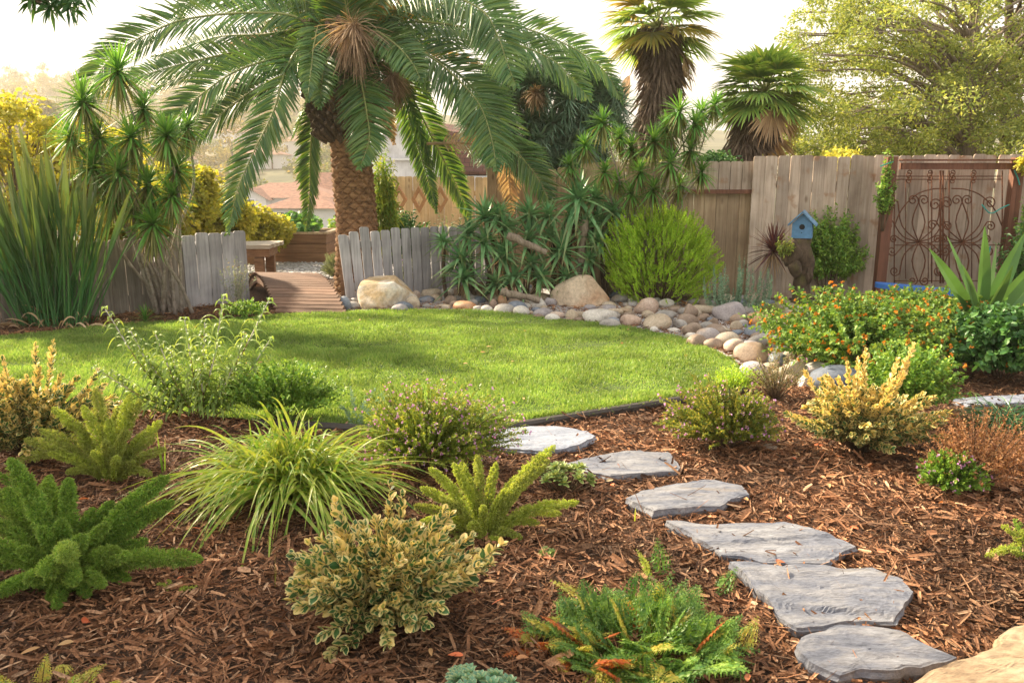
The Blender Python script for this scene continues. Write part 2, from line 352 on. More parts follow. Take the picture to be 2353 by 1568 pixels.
c = mul(nt, c, ramp(nt, noise_(nt, coords(nt), 1.3, 3), [(.62, .60, .58), (1.35, 1.25, 1.15)], [.38, .62]).outputs[0])
nt.links.new(c, p.inputs['Base Color']); p.inputs['Roughness'].default_value = .75; p.inputs['Specular IOR Level'].default_value = .3; m_chip = m
V, Fq, U = leaves(P+np.stack([0*a, 0*a, rng.random(n)**1.5*.023+.002], 1), d, L, wd, k=3, prof='chip', fold=.45, roll=.75, droop=rng.normal(size=n)*.08)
tag(Buf().add(V, Fq, U).build('bark_mulch', m_chip), kind='stuff')
# a few fallen leaves on the mulch
P = rng.uniform([-2.2, 2.1, .02], [3.8, 5., .035], (170, 3)); P = P[~inpoly(P, lawn)]; n = len(P); a = rng.uniform(0, 6.28, n)
m_fall = leaf_mat('fallen_leaf', [(.30, .16, .07), (.42, .27, .13), (.50, .12, .05), (.36, .30, .18)], .7, .2)
V, Fq, U = leaves(P, np.stack([np.cos(a), np.sin(a), .1+0*a], 1), rng.uniform(.03, .06, n), rng.uniform(.007, .012, n), k=6, fold=.3, droop=.15)
tag(Buf().add(V, Fq, U).build('fallen_leaves', m_fall), kind='stuff')

P = in_lawn(90)+[0, 0, .045]; n = len(P); a = rng.uniform(0, 6.28, n); V, Fq, U = leaves(P, np.stack([np.cos(a), np.sin(a), .2+0*a], 1), rng.uniform(.02, .045, n), rng.uniform(.005, .010, n), k=5, fold=.3, droop=.15)
tag(Buf().add(V, Fq, U).build('fallen_leaves', m_fall), kind='stuff')
P = in_lawn(2600)+[0, 0, .02]; P = P[sn(P, 17, 1.8, 3) > .15]; n = len(P); P = np.repeat(P, 7, 0)+rng.normal(size=(n*7, 3))*[.012, .012, 0]
V, Fq, U = leaves(P, rng.normal(size=(n*7, 3))*[.6, .6, 0]+[0, 0, 1], rng.uniform(.04, .075, n*7), .0035, droop=rng.random(n*7)*.5, k=4, prof='grass', roll=9)
tag(Buf().add(V, Fq, U).build('lawn_tufts', leaf_mat('coarse_grass', [(.07, .15, .03), (.11, .20, .04), (.20, .27, .07)], .45, .4, gain=1.25)), kind='stuff')

# ------------------------------------------------------------ stepping stones
m_slate = stone_mat('slate', [(.075, .085, .115), (.145, .16, .205), (.21, .215, .24), (.28, .295, .335)], 5, .7, .8, patchc=(.24, .20, .15), pr=(.58, .72), streak=(1, 3.2, 1), dist=.02)
m_slatew = stone_mat('slate_pale', [(.15, .17, .23), (.24, .27, .34), (.31, .33, .39)], 5, .65, .6, streak=(1, 3, 1), dist=.012)
def slab(name, px, label, cat, mat, th=.045, z=.05, group=None, seed=0, rim=.02, ridge=None):
    if cat == 'stepping stone': z = z*.88; th = .035
    o2 = np.array([G(*q, z) for q in px]); c = o2.mean(0)
    r_ = []
    for i in range(len(o2)):
        a, b2 = o2[i], o2[(i+1) % len(o2)]; k = max(2, int(np.linalg.norm(b2-a)/.022))
        for j in range(k): r_.append(a+(b2-a)*j/k)
    r_ = np.array(r_); n = len(r_); dr = nrm((r_-c)*[1, 1, 0]); r_ = r_+dr*(sn(r_, seed, 22., 5)*.013+sn(r_, seed+9, 7., 2)*.012)[:, None]
    rings = []
    for s in np.linspace(0, 1, 26)[1:]:
        q = c+(r_-c)*s; q[:, 2] = z+sn(q*[1, 2.2, 1], seed+1, 5., 4)*.0065+np.abs(sn(q*[1, 3, 1], seed+3, 16., 4))*.0050
        if ridge is not None:                        # a split layer: the part before the line lies a step lower
            a, b2 = G(*ridge[0], z), G(*ridge[1], z); dd = (q-a)@np.array([-(b2-a)[1], (b2-a)[0], 0])/np.linalg.norm((b2-a)[:2])
            q[:, 2] -= np.clip(-(dd+sn(q, seed+5, 9., 3)*.02)*.8, 0, .011)
        if s > .95: q[:, 2] -= .002
        rings.append(q)
    e0 = r_+dr*.001; e0[:, 2] = rings[-1][:, 2]-.010; rings.append(e0); e1 = r_+dr*(.006+.006*sn(r_, seed+8, 18., 3))[:, None]; e1[:, 2] = z-.020+sn(r_, seed+7, 30, 3)*.003; e2_ = r_-dr*rim*.3; e2_[:, 2] = z-th-.02; rings += [e1, e2_]
    V = np.vstack([[c[0], c[1], z]]+rings); b = Buf(); n0 = 1
    j = np.arange(n); jn = (j+1) % n; Fq = [np.stack([n0+k*n+j, n0+(k+1)*n+j, n0+(k+1)*n+jn, n0+k*n+jn], 1) for k in range(len(rings)-1)]
    b.add(V, np.concatenate(Fq)); b.F[3].append(np.stack([0*j, n0+j, n0+jn], 1))
    o = b.build(name, mat, loc=(c[0], c[1], 0), smooth=True); sm = np.ones(len(o.data.polygons), bool); sm[:] = False; o.data.polygons.foreach_set('use_smooth', sm); return tag(o, label, cat, group)
SG = 'slate stepping stones through the mulch'
slab('stepping_stone', [(1813, 1482), (1850, 1452), (1930, 1435), (2010, 1440), (2080, 1460), (2150, 1490), (2207, 1510), (2130, 1537), (2060, 1547), (1980, 1538), (1930, 1548), (1860, 1520)], 'oval ridged slate stepping stone nearest the sandstone ledge', 'stepping stone', m_slate, .06, .06, SG, 1)
slab('stepping_stone', [(1668, 1290), (1720, 1291), (1800, 1300), (1860, 1297), (1940, 1304), (2000, 1303), (2060, 1320), (2112, 1360), (2075, 1387), (2040, 1412), (1950, 1422), (1830, 1434), (1790, 1412), (1760, 1370), (1700, 1312)], 'large cracked slate stepping stone with a long pointed left end', 'stepping stone', m_slate, .05, .055, SG, 2, ridge=((1790, 1390), (1960, 1400)))
slab('stepping_stone', [(1535, 1196), (1640, 1201), (1700, 1195), (1800, 1195), (1860, 1208), (1890, 1225), (1965, 1252), (1920, 1275), (1900, 1283), (1760, 1284), (1660, 1265), (1600, 1235)], 'grey slate stepping stone shaped like a slanted blade with a dark ridge across', 'stepping stone', m_slate, .05, .05, SG, 3, ridge=((1640, 1247), (1880, 1236)))
slab('stepping_stone', [(1440, 1145), (1470, 1125), (1560, 1110), (1640, 1100), (1700, 1113), (1722, 1132), (1672, 1150), (1650, 1161), (1500, 1175)], 'rough slate stepping stone with a chipped right corner, fourth from the ledge', 'stepping stone', m_slate, .045, .05, SG, 4)
slab('stepping_stone', [(1308, 1062), (1380, 1043), (1450, 1036), (1530, 1040), (1562, 1056), (1576, 1070), (1560, 1078), (1400, 1093), (1340, 1082)], 'smooth lens shaped grey stepping stone beside the small succulent', 'stepping stone', m_slate, .045, .045, SG, 5)
slab('stepping_stone', [(1095, 1010), (1140, 987), (1210, 979), (1280, 977), (1350, 990), (1369, 1000), (1330, 1020), (1250, 1035), (1180, 1030), (1100, 1020)], 'whitish stepping stone against the lawn edging, farthest of the path', 'stepping stone', m_slatew, .045, .045, SG, 6)
slab('flagstone', [(2180, 915), (2352, 903), (2560, 915), (2560, 935), (2352, 925), (2220, 930)], 'pale flat flagstone half hidden by the weeping grass at the right edge', 'flagstone', m_slatew, .04, .03, None, 7)
m_sand = stone_mat('sandstone', [(.22, .15, .09), (.36, .26, .16), (.46, .35, .23)], 4, .85, .9, streak=(1, 2, 1), dist=.012)
slab('stone_ledge', [(2050, 1600), (2130, 1545), (2210, 1510), (2260, 1487), (2352, 1440), (2480, 1385), (2700, 1300), (2900, 1400), (2700, 1750), (2000, 1700)], 'rough sunlit sandstone ledge in the bottom right corner', 'stone ledge', m_sand, .30, .28, None, 8)

# ------------------------------------------------------------ boulders and river stones
def rockm(name, c, s, label, cat, mat, seed, sub=3, rough=.10, cuts=0, group=None, rot=None, f=1.3):
    V, Fq = ico(sub); g = np.random.default_rng(seed); D = V.copy(); r = 1+rough*sn(V, seed, f, 3)
    V = V*r[:, None]
    for i in range(cuts):
        nn = nrm(g.normal(size=3)*[1, 1, .8]+[0, 0, .3]); h = g.uniform(.55, .85); dd = V@nn-h; V = V-np.clip(dd, 0, None)[:, None]*nn*.92
    if cuts: V = V*(1+.02*sn(V, seed+1, 6., 4))[:, None]
    V = V*np.array(s); a = g.uniform(0, 6.28) if rot is None else rot; ca, sa = math.cos(a), math.sin(a)
    if rot is None and max(s[0], s[1])/min(s[0], s[1]) > 1.15: ca, sa = math.cos(g.normal()*.25), math.sin(g.normal()*.25)
    V = V@np.array([[ca, sa, 0], [-sa, ca, 0], [0, 0, 1]])+c
    o = Buf().add(V, Fq).build(name, mat, loc=c, smooth=True); return tag(o, label, cat, group)
SC_ = {'tan': [(.30, .24, .17), (.46, .38, .28), (.56, .49, .39)], 'brown': [(.16, .11, .075), (.27, .20, .15), (.36, .29, .23)],
 'grey': [(.20, .19, .18), (.33, .31, .29), (.45, .43, .41)], 'bluish grey': [(.10, .12, .155), (.17, .20, .25), (.26, .29, .34)], 'pale': [(.42, .39, .35), (.58, .55, .50), (.68, .65, .60)],
 'orange': [(.38, .17, .075), (.50, .27, .14), (.48, .36, .25)], 'lilac grey': [(.22, .20, .21), (.34, .31, .32), (.46, .43, .42)], 'pinkish': [(.33, .22, .16), (.46, .34, .27), (.56, .46, .38)]}
SM = {k: stone_mat('river_stone_'+k.replace(' ', '_'), v, 7, .62, .25, patchc=(.40, .27, .17), pr=(.56, .72), dist=.005) for k, v in SC_.items()}
def rock_px(X, Y, w, h, colour, label, seed, name='river_stone', group='river stones bordering the lawn', zb=0., cuts=0, rough=.07, depth=.8, sub=3):
    """a stone seen centred on X, Y, w by h, resting on the ground"""
    p = G(X, Y+h*.42, zb); d = p[1]; sx = w*d/F/2; vis = h*d/F; sy = sx*depth
    tilt = (EYE-zb)/d; sz = max(.28*sx, (vis-tilt*sy*.55)/1.35) ; sz = min(sz, sx*1.4)
    c = at(X, Y, d+sy*.55); c = np.array([c[0], d+sy*.55, zb+sz*.52])
    return rockm(name, c, (sx, sy, sz), label, 'rock' if cuts else 'stone', SM[colour] if isinstance(colour, str) else colour, seed, sub=sub, rough=rough, cuts=cuts, group=group)
m_b1 = stone_mat('boulder_cream', [(.42, .27, .13), (.58, .42, .24), (.62, .50, .34)], 3, .85, .9, patchc=(.80, .76, .68), pr=(.47, .53), dist=.03)
m_b2 = stone_mat('boulder_rust', [(.36, .17, .08), (.50, .31, .19), (.58, .44, .31)], 3, .85, .8, patchc=(.60, .50, .37), pr=(.48, .6), dist=.02)
p = G(868, 712); rockm('boulder', p+[0, .26, .10], (.42, .32, .35), 'cream and tan angular boulder in front of the grey picket fence', 'boulder', m_b1, 4, 5, .16, 16, rot=.3, f=2.)
p = G(1338, 706); rockm('boulder', p+[0, .25, .07], (.37, .30, .28), 'rusty orange domed boulder between the aloes and the bright green bush', 'boulder', m_b2, 23, 5, .13, 5, rot=.1, f=1.6)
A5 = lambda x, y, w, h: (787+x*.3367, 384+y*.3367, w*.3367, h*.3367)
A6 = lambda x, y, w, h: (1565+x*.3367, 336+y*.3367, w*.3367, h*.3367)
big = [(A5(485, 930, 95, 75), 'tan', 'round tan stone touching the cream boulder'), (A5(600, 860, 135, 62), 'tan', 'long tan stone lying behind the round one near the cream boulder'),
 (A5(503, 872, 60, 52), 'pinkish', 'small pinkish stone under the purple flowering shrub'), (A5(735, 915, 92, 60), 'brown', 'brown round stone in the middle of the pebbles by the aloes'),
 (A5(812, 892, 115, 42), 'grey', 'flat grey stone behind the orange one'), (A5(842, 945, 165, 58), 'orange', 'long orange streaked stone at the back edge of the lawn'),
 (A5(1090, 910, 66, 64), 'orange', 'upright orange stone by the bare aloe stem'), (A5(1030, 932, 55, 54), 'pinkish', 'rosy stone leaning on the upright orange one'),
 (A5(1180, 902, 84, 74), 'brown', 'round brown stone below the aloes'), (A5(1300, 907, 140, 66), 'tan', 'broad tan stone left of the rusty boulder'),
 (A5(1410, 920, 92, 60), 'lilac grey', 'lilac grey stone touching the rusty boulder'), (A5(1105, 975, 150, 66), 'grey', 'pale grey smooth stone at the lawn edge beside a cream one'),
 (A5(1220, 985, 124, 70), 'pale', 'cream rounded stone at the lawn edge beside a pale grey one'), (A5(895, 925, 70, 44), 'grey', 'small flat grey stone behind the orange streaked one'),
 (A5(690, 955, 125, 26), 'tan', 'thin tan slab of stone flush with the lawn'), (A5(980, 972, 95, 46), 'pale', 'low pale stone tucked into the grass edge'),
 (A5(1370, 998, 140, 60), 'lilac grey', 'mauve tinted oval stone at the lawn edge'), (A5(1460, 1010, 125, 45), 'pinkish', 'flat brownish pink stone next to the mauve oval one'),
 (A5(1560, 1015, 95, 75), 'tan', 'tan stone standing against a larger twin'), (A5(1625, 1010, 92, 66), 'tan', 'tan stone left of the largest pale oval stone'),
 (A5(1745, 1022, 290, 92), 'pale', 'largest pale oval stone at the lawn edge below the bright green bush'), (A5(1810, 962, 135, 42), 'lilac grey', 'greyish pink stone behind the largest pale oval stone'),
 (A5(1960, 1050, 190, 80), 'pinkish', 'cream and pink stone right of the largest pale oval stone'), (A5(2142, 1062, 215, 98), 'tan', 'big smooth tan stone flecked with cream at the lawn edge'),
 (A5(2070, 958, 185, 110), 'pinkish', 'cracked pinkish rock at the foot of the bright green bush'), (A5(2300, 1075, 95, 56), 'grey', 'grey stone between two tan ones on the curve of the lawn'),
 (A5(1950, 1005, 100, 44), 'brown', 'brown stone in front of the cracked rock'), (A5(2255, 1112, 100, 28), 'pale', 'small pale stone sunk in the grass'),
 (A5(2340, 1110, 60, 50), 'tan', 'little tan stone at the grass tip of the curve'),
 (A6(80, 1258, 160, 90), 'brown', 'brown and tan stone leading the row down the curve of the lawn'), (A6(182, 1292, 185, 100), 'lilac grey', 'grey stone with a white band on the curve of the lawn'),
 (A6(312, 1325, 175, 90), 'tan', 'domed tan stone in the row on the curve of the lawn'), (A6(362, 1368, 150, 90), 'pinkish', 'cream pink stone wedged in the row before the lilac one'),
 (A6(472, 1368, 155, 64), 'lilac grey', 'lilac stone behind the big brown one at the lawn corner'), (A6(492, 1420, 262, 125), 'brown', 'big brown and mauve stone at the lawn corner'),
 (A6(180, 1347, 84, 36), 'pale', 'small pale stone at the foot of the banded grey one'), (A6(60, 1138, 125, 105), 'brown', 'brown angular rock leaning below the bright green bush'),
 (A6(312, 1138, 220, 130), 'lilac grey', 'large angular pinkish grey rock in front of the silvery spurge'), (A6(150, 1168, 115, 55), 'brown', 'flat brown rock before the angular one'),
 (A6(212, 1206, 95, 62), 'brown', 'rough brown rock under the large angular one'), (A6(525, 1190, 250, 96), 'orange', 'long rust orange stone in front of the purple cordyline'),
 (A6(505, 1266, 155, 82), 'bluish grey', 'dark blue grey stone below the long rust orange one'), (A6(700, 1196, 115, 74), 'lilac grey', 'lilac stone right of the long rust orange one'),
 (A6(742, 1128, 135, 64), 'grey', 'grey tan stone at the foot of the birdhouse stump'), (A6(860, 1108, 80, 56), 'grey', 'grey stone half under the orange flowers near the stump'),
 (A6(602, 1222, 74, 44), 'tan', 'small tan stone against the end of the rust orange one'), (A6(262, 1247, 96, 46), 'pale', 'pale stone behind the tan dome on the curve'),
 (A6(370, 1225, 84, 60), 'tan', 'tan stone left of the dark blue grey one'), (A6(602, 1266, 74, 40), 'tan', 'flat tan pebble right of the dark blue grey one'),
 (A6(382, 1272, 84, 34), 'bluish grey', 'thin slate coloured stone behind the cream pink one'), (A6(552, 1320, 95, 66), 'pale', 'pale speckled stone near the orange flowers'),
 (A6(642, 1342, 84, 76), 'grey', 'light grey stone with its top among the orange flowers'), (A6(762, 1230, 115, 90), 'pinkish', 'pink rock at the left end of the orange flower bed'),
 (A6(768, 1522, 195, 110), 'tan', 'cream dome stone behind the pink flowered shrub at right'), (A6(602, 1502, 125, 46), 'tan', 'low tan stone behind the wispy thyme'),
 ((1850, 880, 40, 28), 'pale', 'white stone between the cream dome and the dark blue rock')]
m_blue = stone_mat('blue_rock', [(.04, .055, .085), (.08, .10, .14), (.15, .175, .22)], 5, .7, .6, patchc=(.20, .14, .12), pr=(.56, .66), dist=.01)
placed = []
for k, (q, colour, lab) in enumerate(big):
    o = rock_px(*q, colour, lab, 100+k, cuts=(5 if 'angular' in lab or 'rock' in lab else [0, 2, 3][k % 3]), rough=.12); placed.append((o.location.x, o.location.y, max(o.dimensions[:2])/2))
rock_px(1925, 876, 140, 62, m_blue, 'dark blue grey rock behind the variegated bush with yellow tips', 300, cuts=2, rough=.10, depth=.9, sub=4, name='rock', group=None)
rock_px(1769, 1028, 36, 15, 'brown', 'small dark brown stone on the mulch by the pink flowered shrub at right', 301, name='stone', group=None)
rock_px(790, 695, 30, 40, 'bluish grey', 'slate grey stone at the bridge corner beside the cream boulder', 302)
rock_px(2345, 1277, 30, 22, 'pale', 'grey white stone beside the small fern at the right edge', 303, name='stone', group=None)
# small cobbles filling the band between the named stones
band = [G(*q) for q in [(790, 712), (780, 690), (830, 672), (960, 655), (1050, 668), (1150, 672), (1280, 660), (1400, 665), (1500, 690), (1600, 690), (1700, 690), (1790, 690), (1880, 700), (1860, 760), (1800, 800), (1880, 850), (1880, 880), (1780, 880), (1720, 862), (1690, 832), (1620, 802), (1560, 782), (1500, 767), (1430, 755), (1330, 745), (1230, 733), (1130, 724), (1070, 720), (1000, 716), (900, 717)]]
bp = np.array(band); cols = ['tan', 'brown', 'grey', 'lilac grey', 'brown', 'bluish grey', 'pale', 'brown', 'grey', 'tan']; cnt = 0
for tr in range(9000):
    if cnt >= 215: break
    q = rng.uniform([bp[:, 0].min(), bp[:, 1].min()], [bp[:, 0].max(), bp[:, 1].max()])
    if not inpoly(q[None], band)[0]: continue
    r = rng.uniform(.032, .085) if cnt > 70 else rng.uniform(.065, .11)
    if any((q[0]-a)**2+(q[1]-b_)**2 < (.72*(r+c_))**2 for a, b_, c_ in placed): continue
    c_ = cols[rng.integers(len(cols))]; placed.append((q[0], q[1], r)); cnt += 1
    rockm('river_stone', (q[0], q[1], r*.38), (r*rng.uniform(1, 1.3), r*rng.uniform(.8, 1), r*rng.uniform(.6, .85)), f'small {c_} cobble packed between larger stones beside the lawn', 'stone', SM[c_], 400+cnt, 3 if r > .06 else 2, .12, cnt % 3, f'small {c_} cobbles')
tag(gmesh('stone_bed', band, .004, m_grav, .5), kind='structure')

# ============================================================ BUILT THINGS
m_grey = wood_mat('weathered_grey_wood', [(.27, .27, .29), (.43, .43, .47), (.56, .56, .60)], 2, spread=.22)
m_grey2 = wood_mat('weathered_brown_grey_wood', [(.15, .13, .11), (.25, .22, .19), (.36, .33, .30)], 2, spread=.25)
m_tan = wood_mat('aged_cedar_boards', [(.34, .26, .20), (.50, .41, .33), (.60, .51, .43)], 2, spread=.3, stain=(.30, .16, .08))
m_tan2 = wood_mat('golden_cedar_boards', [(.33, .23, .14), (.46, .34, .22), (.55, .43, .29)], 2, spread=.22)
m_new = wood_mat('new_yellow_boards', [(.50, .36, .18), (.64, .48, .27), (.72, .58, .37)], 2, spread=.22)
m_deck = wood_mat('brown_deck_boards', [(.10, .055, .035), (.19, .11, .075), (.28, .18, .13)], 0, spread=.3)
m_red = wood_mat('redwood', [(.16, .075, .04), (.28, .15, .08), (.38, .22, .13)], 0, spread=.3)
m_post = wood_mat('dark_red_post', [(.09, .035, .02), (.17, .07, .04), (.22, .10, .06)], 2, spread=.1)
m_top = wood_mat('pale_table_boards', [(.38, .32, .25), (.55, .49, .41), (.66, .60, .52)], 0, spread=.15)
def board(b, p, w, h, t, rot, top='ear', lean=0., bow=0.):
    e = .022
    if top == 'ear': o2 = [(-w/2, 0), (w/2, 0), (w/2, h-e), (w/2-e*.45, h-e*.25), (w/2-e*1.1, h), (-w/2+e*1.1, h), (-w/2+e*.45, h-e*.25), (-w/2, h-e)]
    else: o2 = [(-w/2, 0), (w/2, 0), (w/2, h), (-w/2, h)]
    ca, sa = math.cos(rot), math.sin(rot); V = []
    for s in (-t/2, t/2):
        for x, z in o2:
            x = x+lean*z; V.append((p[0]+x*ca-s*sa, p[1]+x*sa+s*ca, p[2]+z))
    n = len(o2); b.ngon(V, [list(range(n)), list(range(2*n-1, n-1, -1))]+[[i, i+n, (i+1) % n+n, (i+1) % n] for i in range(n)])
def fence(name, label, p0, p1, h0, h1, bw, mat, seed, gap=.005, group=None, back=.03, posts=2, rails=(.2, .8), post_mat=None, z0=.0, jit=.01, lean0=0., cat='fence', postw=.09):
    g = np.random.default_rng(seed); p0 = np.array([*p0[:2], z0]); p1 = np.array([*p1[:2], z0]); Lf = np.linalg.norm(p1-p0); n = round(Lf/(bw+gap)); dv = (p1-p0)/Lf; rot = math.atan2(dv[1], dv[0])
    t = thing(name, label, cat, (p0+p1)/2, group); b = Buf(); nb = np.array([-dv[1], dv[0], 0])
    for i in range(n):
        f = (i+.5)/n; pp = p0+(p1-p0)*f+nb*g.normal()*.004
        board(b, pp, Lf/n-gap, h0+(h1-h0)*f+g.normal()*jit, .018, rot+g.normal()*.012, lean=lean0*(1-f)**2+g.normal()*.004)
    b.build('board_panel', mat, t)
    for rz in rails:
        b = Buf(); c = (p0+p1)/2+nb*back; c[2] = z0+rz*(h0+h1)/2; box(b, c, (Lf-.02, .038, .085), rot); b.build('rail', post_mat or mat, t)
    for i in range(posts):
        f = i/max(posts-1, 1); c = p0+(p1-p0)*(.03+.94*f)+nb*(back+.07); hh = (h0+(h1-h0)*f)*.93; c[2] = z0+hh/2; b = Buf(); box(b, c, (postw, postw, hh), rot); b.build('post', post_mat or mat, t)
    return t
pA0, pA1 = at(-250, 760, 7.75), at(576, 690, 9.42); pA0 = G(-160, 758); pA1 = G(574, 694)
fence('picket_fence', 'low brown grey board fence behind the tall strap leaved clump, left of the bridge', pA0, G(430, 708), .80, .82, .142, m_grey2, 1, posts=4)
fence('picket_fence', 'short blue grey weathered board fence ending at the left side of the bridge', G(431, 707), G(574, 690), .83, .86, .137, m_grey, 2, posts=2)
fence('picket_fence', 'low weathered picket fence with dog eared tops behind the cream boulder', G(796, 692), G(1130, 664), .84, .86, .118, m_grey, 3, posts=3, gap=.012, lean0=-.10, jit=.014)
b = Buf(); c = G(796, 690)+[-.03, .06, .36]; box(b, c, (.075, .075, .72)); tag(b.build('fence_post', m_red, loc=c*[1, 1, 0]), 'stubby red brown post at the bridge end of the dog eared fence', 'post')
# tall fence, right
yB = 9.9
def X_at(X, y): return at(X, 600, y)[0]
fence('tall_fence', 'tall pale cedar board fence running behind the birdhouse and the iron gate panel', (X_at(1716, yB), yB), (X_at(2620, yB-.1), yB-.1), 1.73, 1.75, .142, m_tan, 4, gap=.004, posts=5, jit=.006)
yA = 10.05
tA = fence('tall_fence', 'golden brown board fence with a rusty rail, lower than its pale neighbour', (X_at(1330, yA), yA), (X_at(1716, yA), yA), 1.655, 1.65, .138, m_tan2, 5, gap=.004, posts=3, jit=.008)
b = Buf()
for i in range(8): board(b, (X_at(1508, yA-.05)+.07+i*.145, yA-.045, 1.32), .138, .35, .018, 0)
b.build('upper_board', m_tan, tA)
b = Buf(); c = ((X_at(1502, yA)+X_at(1716, yA))/2, yA-.085, 1.305); box(b, c, (X_at(1716, yA)-X_at(1502, yA), .06, .05)); b.build('rail', m_post, tA)
fence('tall_fence', 'tan board fence seen between the aloes and the pale stemmed shrub', (X_at(1120, 11.2), 11.2), (X_at(1420, 10.6), 10.6), 1.58, 1.62, .14, m_tan2, 6, posts=2)
fence('yellow_fence', 'bright new yellow board fence behind the diamond ornaments', (X_at(868, 15), 15), (X_at(1128, 14.6), 14.6), 1.5, 1.46, .14, m_new, 7, posts=3)
fence('yellow_fence', 'pale peach board fence panel right of the bright yellow one', (X_at(1130, 14), 14), (X_at(1262, 13.8), 13.8), 1.56, 1.58, .14, wood_mat('peach_boards', [(.42, .31, .2), (.55, .42, .30), (.62, .5, .38)], 2, spread=.1), 8, posts=2)
# three wooden diamonds
for k, (X, wv, lab) in enumerate([(918, 18, 'turned brown wooden diamond ornament on the yellow fence, nearest the big palm trunk'), (963, 17, 'middle wooden diamond ornament, an open square frame seen face on'), (1012, 17, 'wooden diamond ornament half covered by a narrow frond')]):
    c = at(X, 458, 14.2); s = 15*14.2/F; hh = 30*14.2/F; b = Buf(); V = []
    for y in (-.09, .03):
        for q in ((1., 1.), (.55, .55)):
            for a, (dx, dz) in enumerate([(0, 1), (1, 0), (0, -1), (-1, 0)]): V.append((c[0]+dx*s*1.15*q[0], c[1]+y, c[2]+dz*hh*q[1]))
    fc = []
    for a in range(4):
        n2 = (a+1) % 4; fc += [[a, n2, 4+n2, 4+a], [8+a, 12+a, 12+n2, 8+n2], [a, 8+a, 8+n2, n2], [4+a, 4+n2, 12+n2, 12+a]]
    b.ngon(V, fc); tag(b.build('diamond_ornament', plain('diamond_wood', (.42, .22, .10), .7), loc=c), lab, 'ornament', 'diamond ornaments on the far fence')
c = at(1165, 484, 13.2); t = thing('outdoor_table', 'white tabletop glimpsed behind the aloes under the dead hanging frond', 'table', (c[0], c[1], 0)); mw = plain('white_paint', (.75, .76, .78), .5, var=.08)
b = Buf(); box(b, (c[0], c[1], c[2]), (.62, .5, .05)); b.build('tabletop', mw, t)
for sx in (-.25, .25):
    for sy in (-.2, .2): b = Buf(); box(b, (c[0]+sx, c[1]+sy, c[2]/2), (.04, .04, c[2]-.06)); b.build('leg', mw, t)
# arched bridge
t = thing('garden_bridge', 'small arched brown plank bridge between the two low fences', 'bridge', G(715, 722)); W0 = .80
n0 = G(715, 722); n1 = at(662, 627, 9.75); b = Buf()
dirb = (n1-n0)*[1, 1, 0]; Lb = np.linalg.norm(dirb); dirb /= Lb; sd = np.array([1., -.12, 0]); sd /= np.linalg.norm(sd); rotb = math.atan2(sd[1], sd[0])
def arch(u): return .30*(1-(1-u)**2.1) if u <= 1 else .30*(1-(u-1)**2*1.1)
for i in range(30):
    u = (i+.5)/16.5; zc = arch(u); sl_ = math.atan2(arch(u+.02)-arch(u-.02), .04*Lb); c = n0+dirb*Lb*u; c[2] = zc
    ct, st = math.cos(sl_), math.sin(sl_); box(b, c+[0, 0, .01], (W0, Lb/16.5-.005, .022), rotb, [[1, 0, 0], [0, ct, -st], [0, st, ct]])
b.build('deck_plank', m_deck, t)
for s in (-1, 1):
    us = np.linspace(0, 1.82, 20); P = np.array([n0+dirb*Lb*u+[0, 0, arch(u)-.055]+sd*s*(W0/2-.05) for u in us]); Vv = []
    for q in P: Vv += [q+sd*.02+[0, 0, .04], q-sd*.02+[0, 0, .04], [*(q-sd*.02)[:2], max(-.02, q[2]-.06)], [*(q+sd*.02)[:2], max(-.02, q[2]-.06)]]
    i = (np.arange(19)[:, None]*4+np.arange(4)[None]); j = (np.arange(19)[:, None]*4+(np.arange(4)[None]+1) % 4); bb = Buf(); bb.add(Vv, np.stack([i, j, j+4, i+4], -1).reshape(-1, 4)); bb.build('side_beam', m_deck, t)
# bench, planters beyond the left fence
c = at(585, 563, 11.2); t = thing('garden_bench', 'chunky wooden bench with a pale top behind the grey fence end', 'bench', (c[0], c[1], 0)); zt = c[2]
b = Buf()
for k in range(4): box(b, (c[0]-.28, c[1]-.27+k*.19, zt), (1.15, .18, .05), .12)
b.build('seat', m_top, t); b = Buf(); box(b, (c[0]-.28, c[1], zt-.085), (1.05, .66, .11), .12); b.build('frame', m_red, t)
for dx in (-.62, .13):
    for dy in (-.24, .26): b = Buf(); box(b, (c[0]+dx, c[1]+dy, (zt-.15)/2), (.12, .12, zt-.15), .12); b.build('leg', m_red, t)
def planter(X0, X1, Yt, Yb, label, veg, rot=0., dep=.8, cat='planter'):
    p = G((X0+X1)/2, Yb); d = p[1]; zt = at(0, Yt, d)[2]; w = (X1-X0)*d/F; c = p+[0, dep/2, 0]
    t = thing('planter_box', label, cat, c); b = Buf(); n = 3; hh = zt/n
    for k in range(n):
        for s in (-1, 1): box(b, (c[0], c[1]+s*dep/2, hh*(k+.5)), (w, .04, hh-.008)); box(b, (c[0]+s*(w/2-.02), c[1], hh*(k+.5)), (.04, dep-.05, hh-.009))
    b.build('wall', m_red, t); b = Buf()
    for s in (-1, 1): box(b, (c[0], c[1]+s*dep/2, zt+.02), (w+.08, .10, .035)); box(b, (c[0]+s*w/2, c[1], zt+.021), (.10, dep-.11, .035))
    b.build('rim', m_tan2, t); b = Buf(); box(b, (c[0], c[1], zt-.06), (w-.1, dep-.1, .04)); b.build('soil', m_mulch, t)
    return c, zt, w
plA = planter(612, 752, 538, 603, 'stepped redwood planter box full of leafy vegetables', 0, dep=1.0)
plB = planter(716, 800, 548, 590, 'redwood planter box tucked against the left side of the palm trunk', 0, dep=.6)
b = Buf(); c = at(578, 545, 13.6); box(b, (c[0], c[1], .35), (.35, .05, .98)); tag(b.build('wood_screen', m_red, loc=(c[0], c[1], 0)), 'small upright wood screen behind the pale topped bench', 'screen')

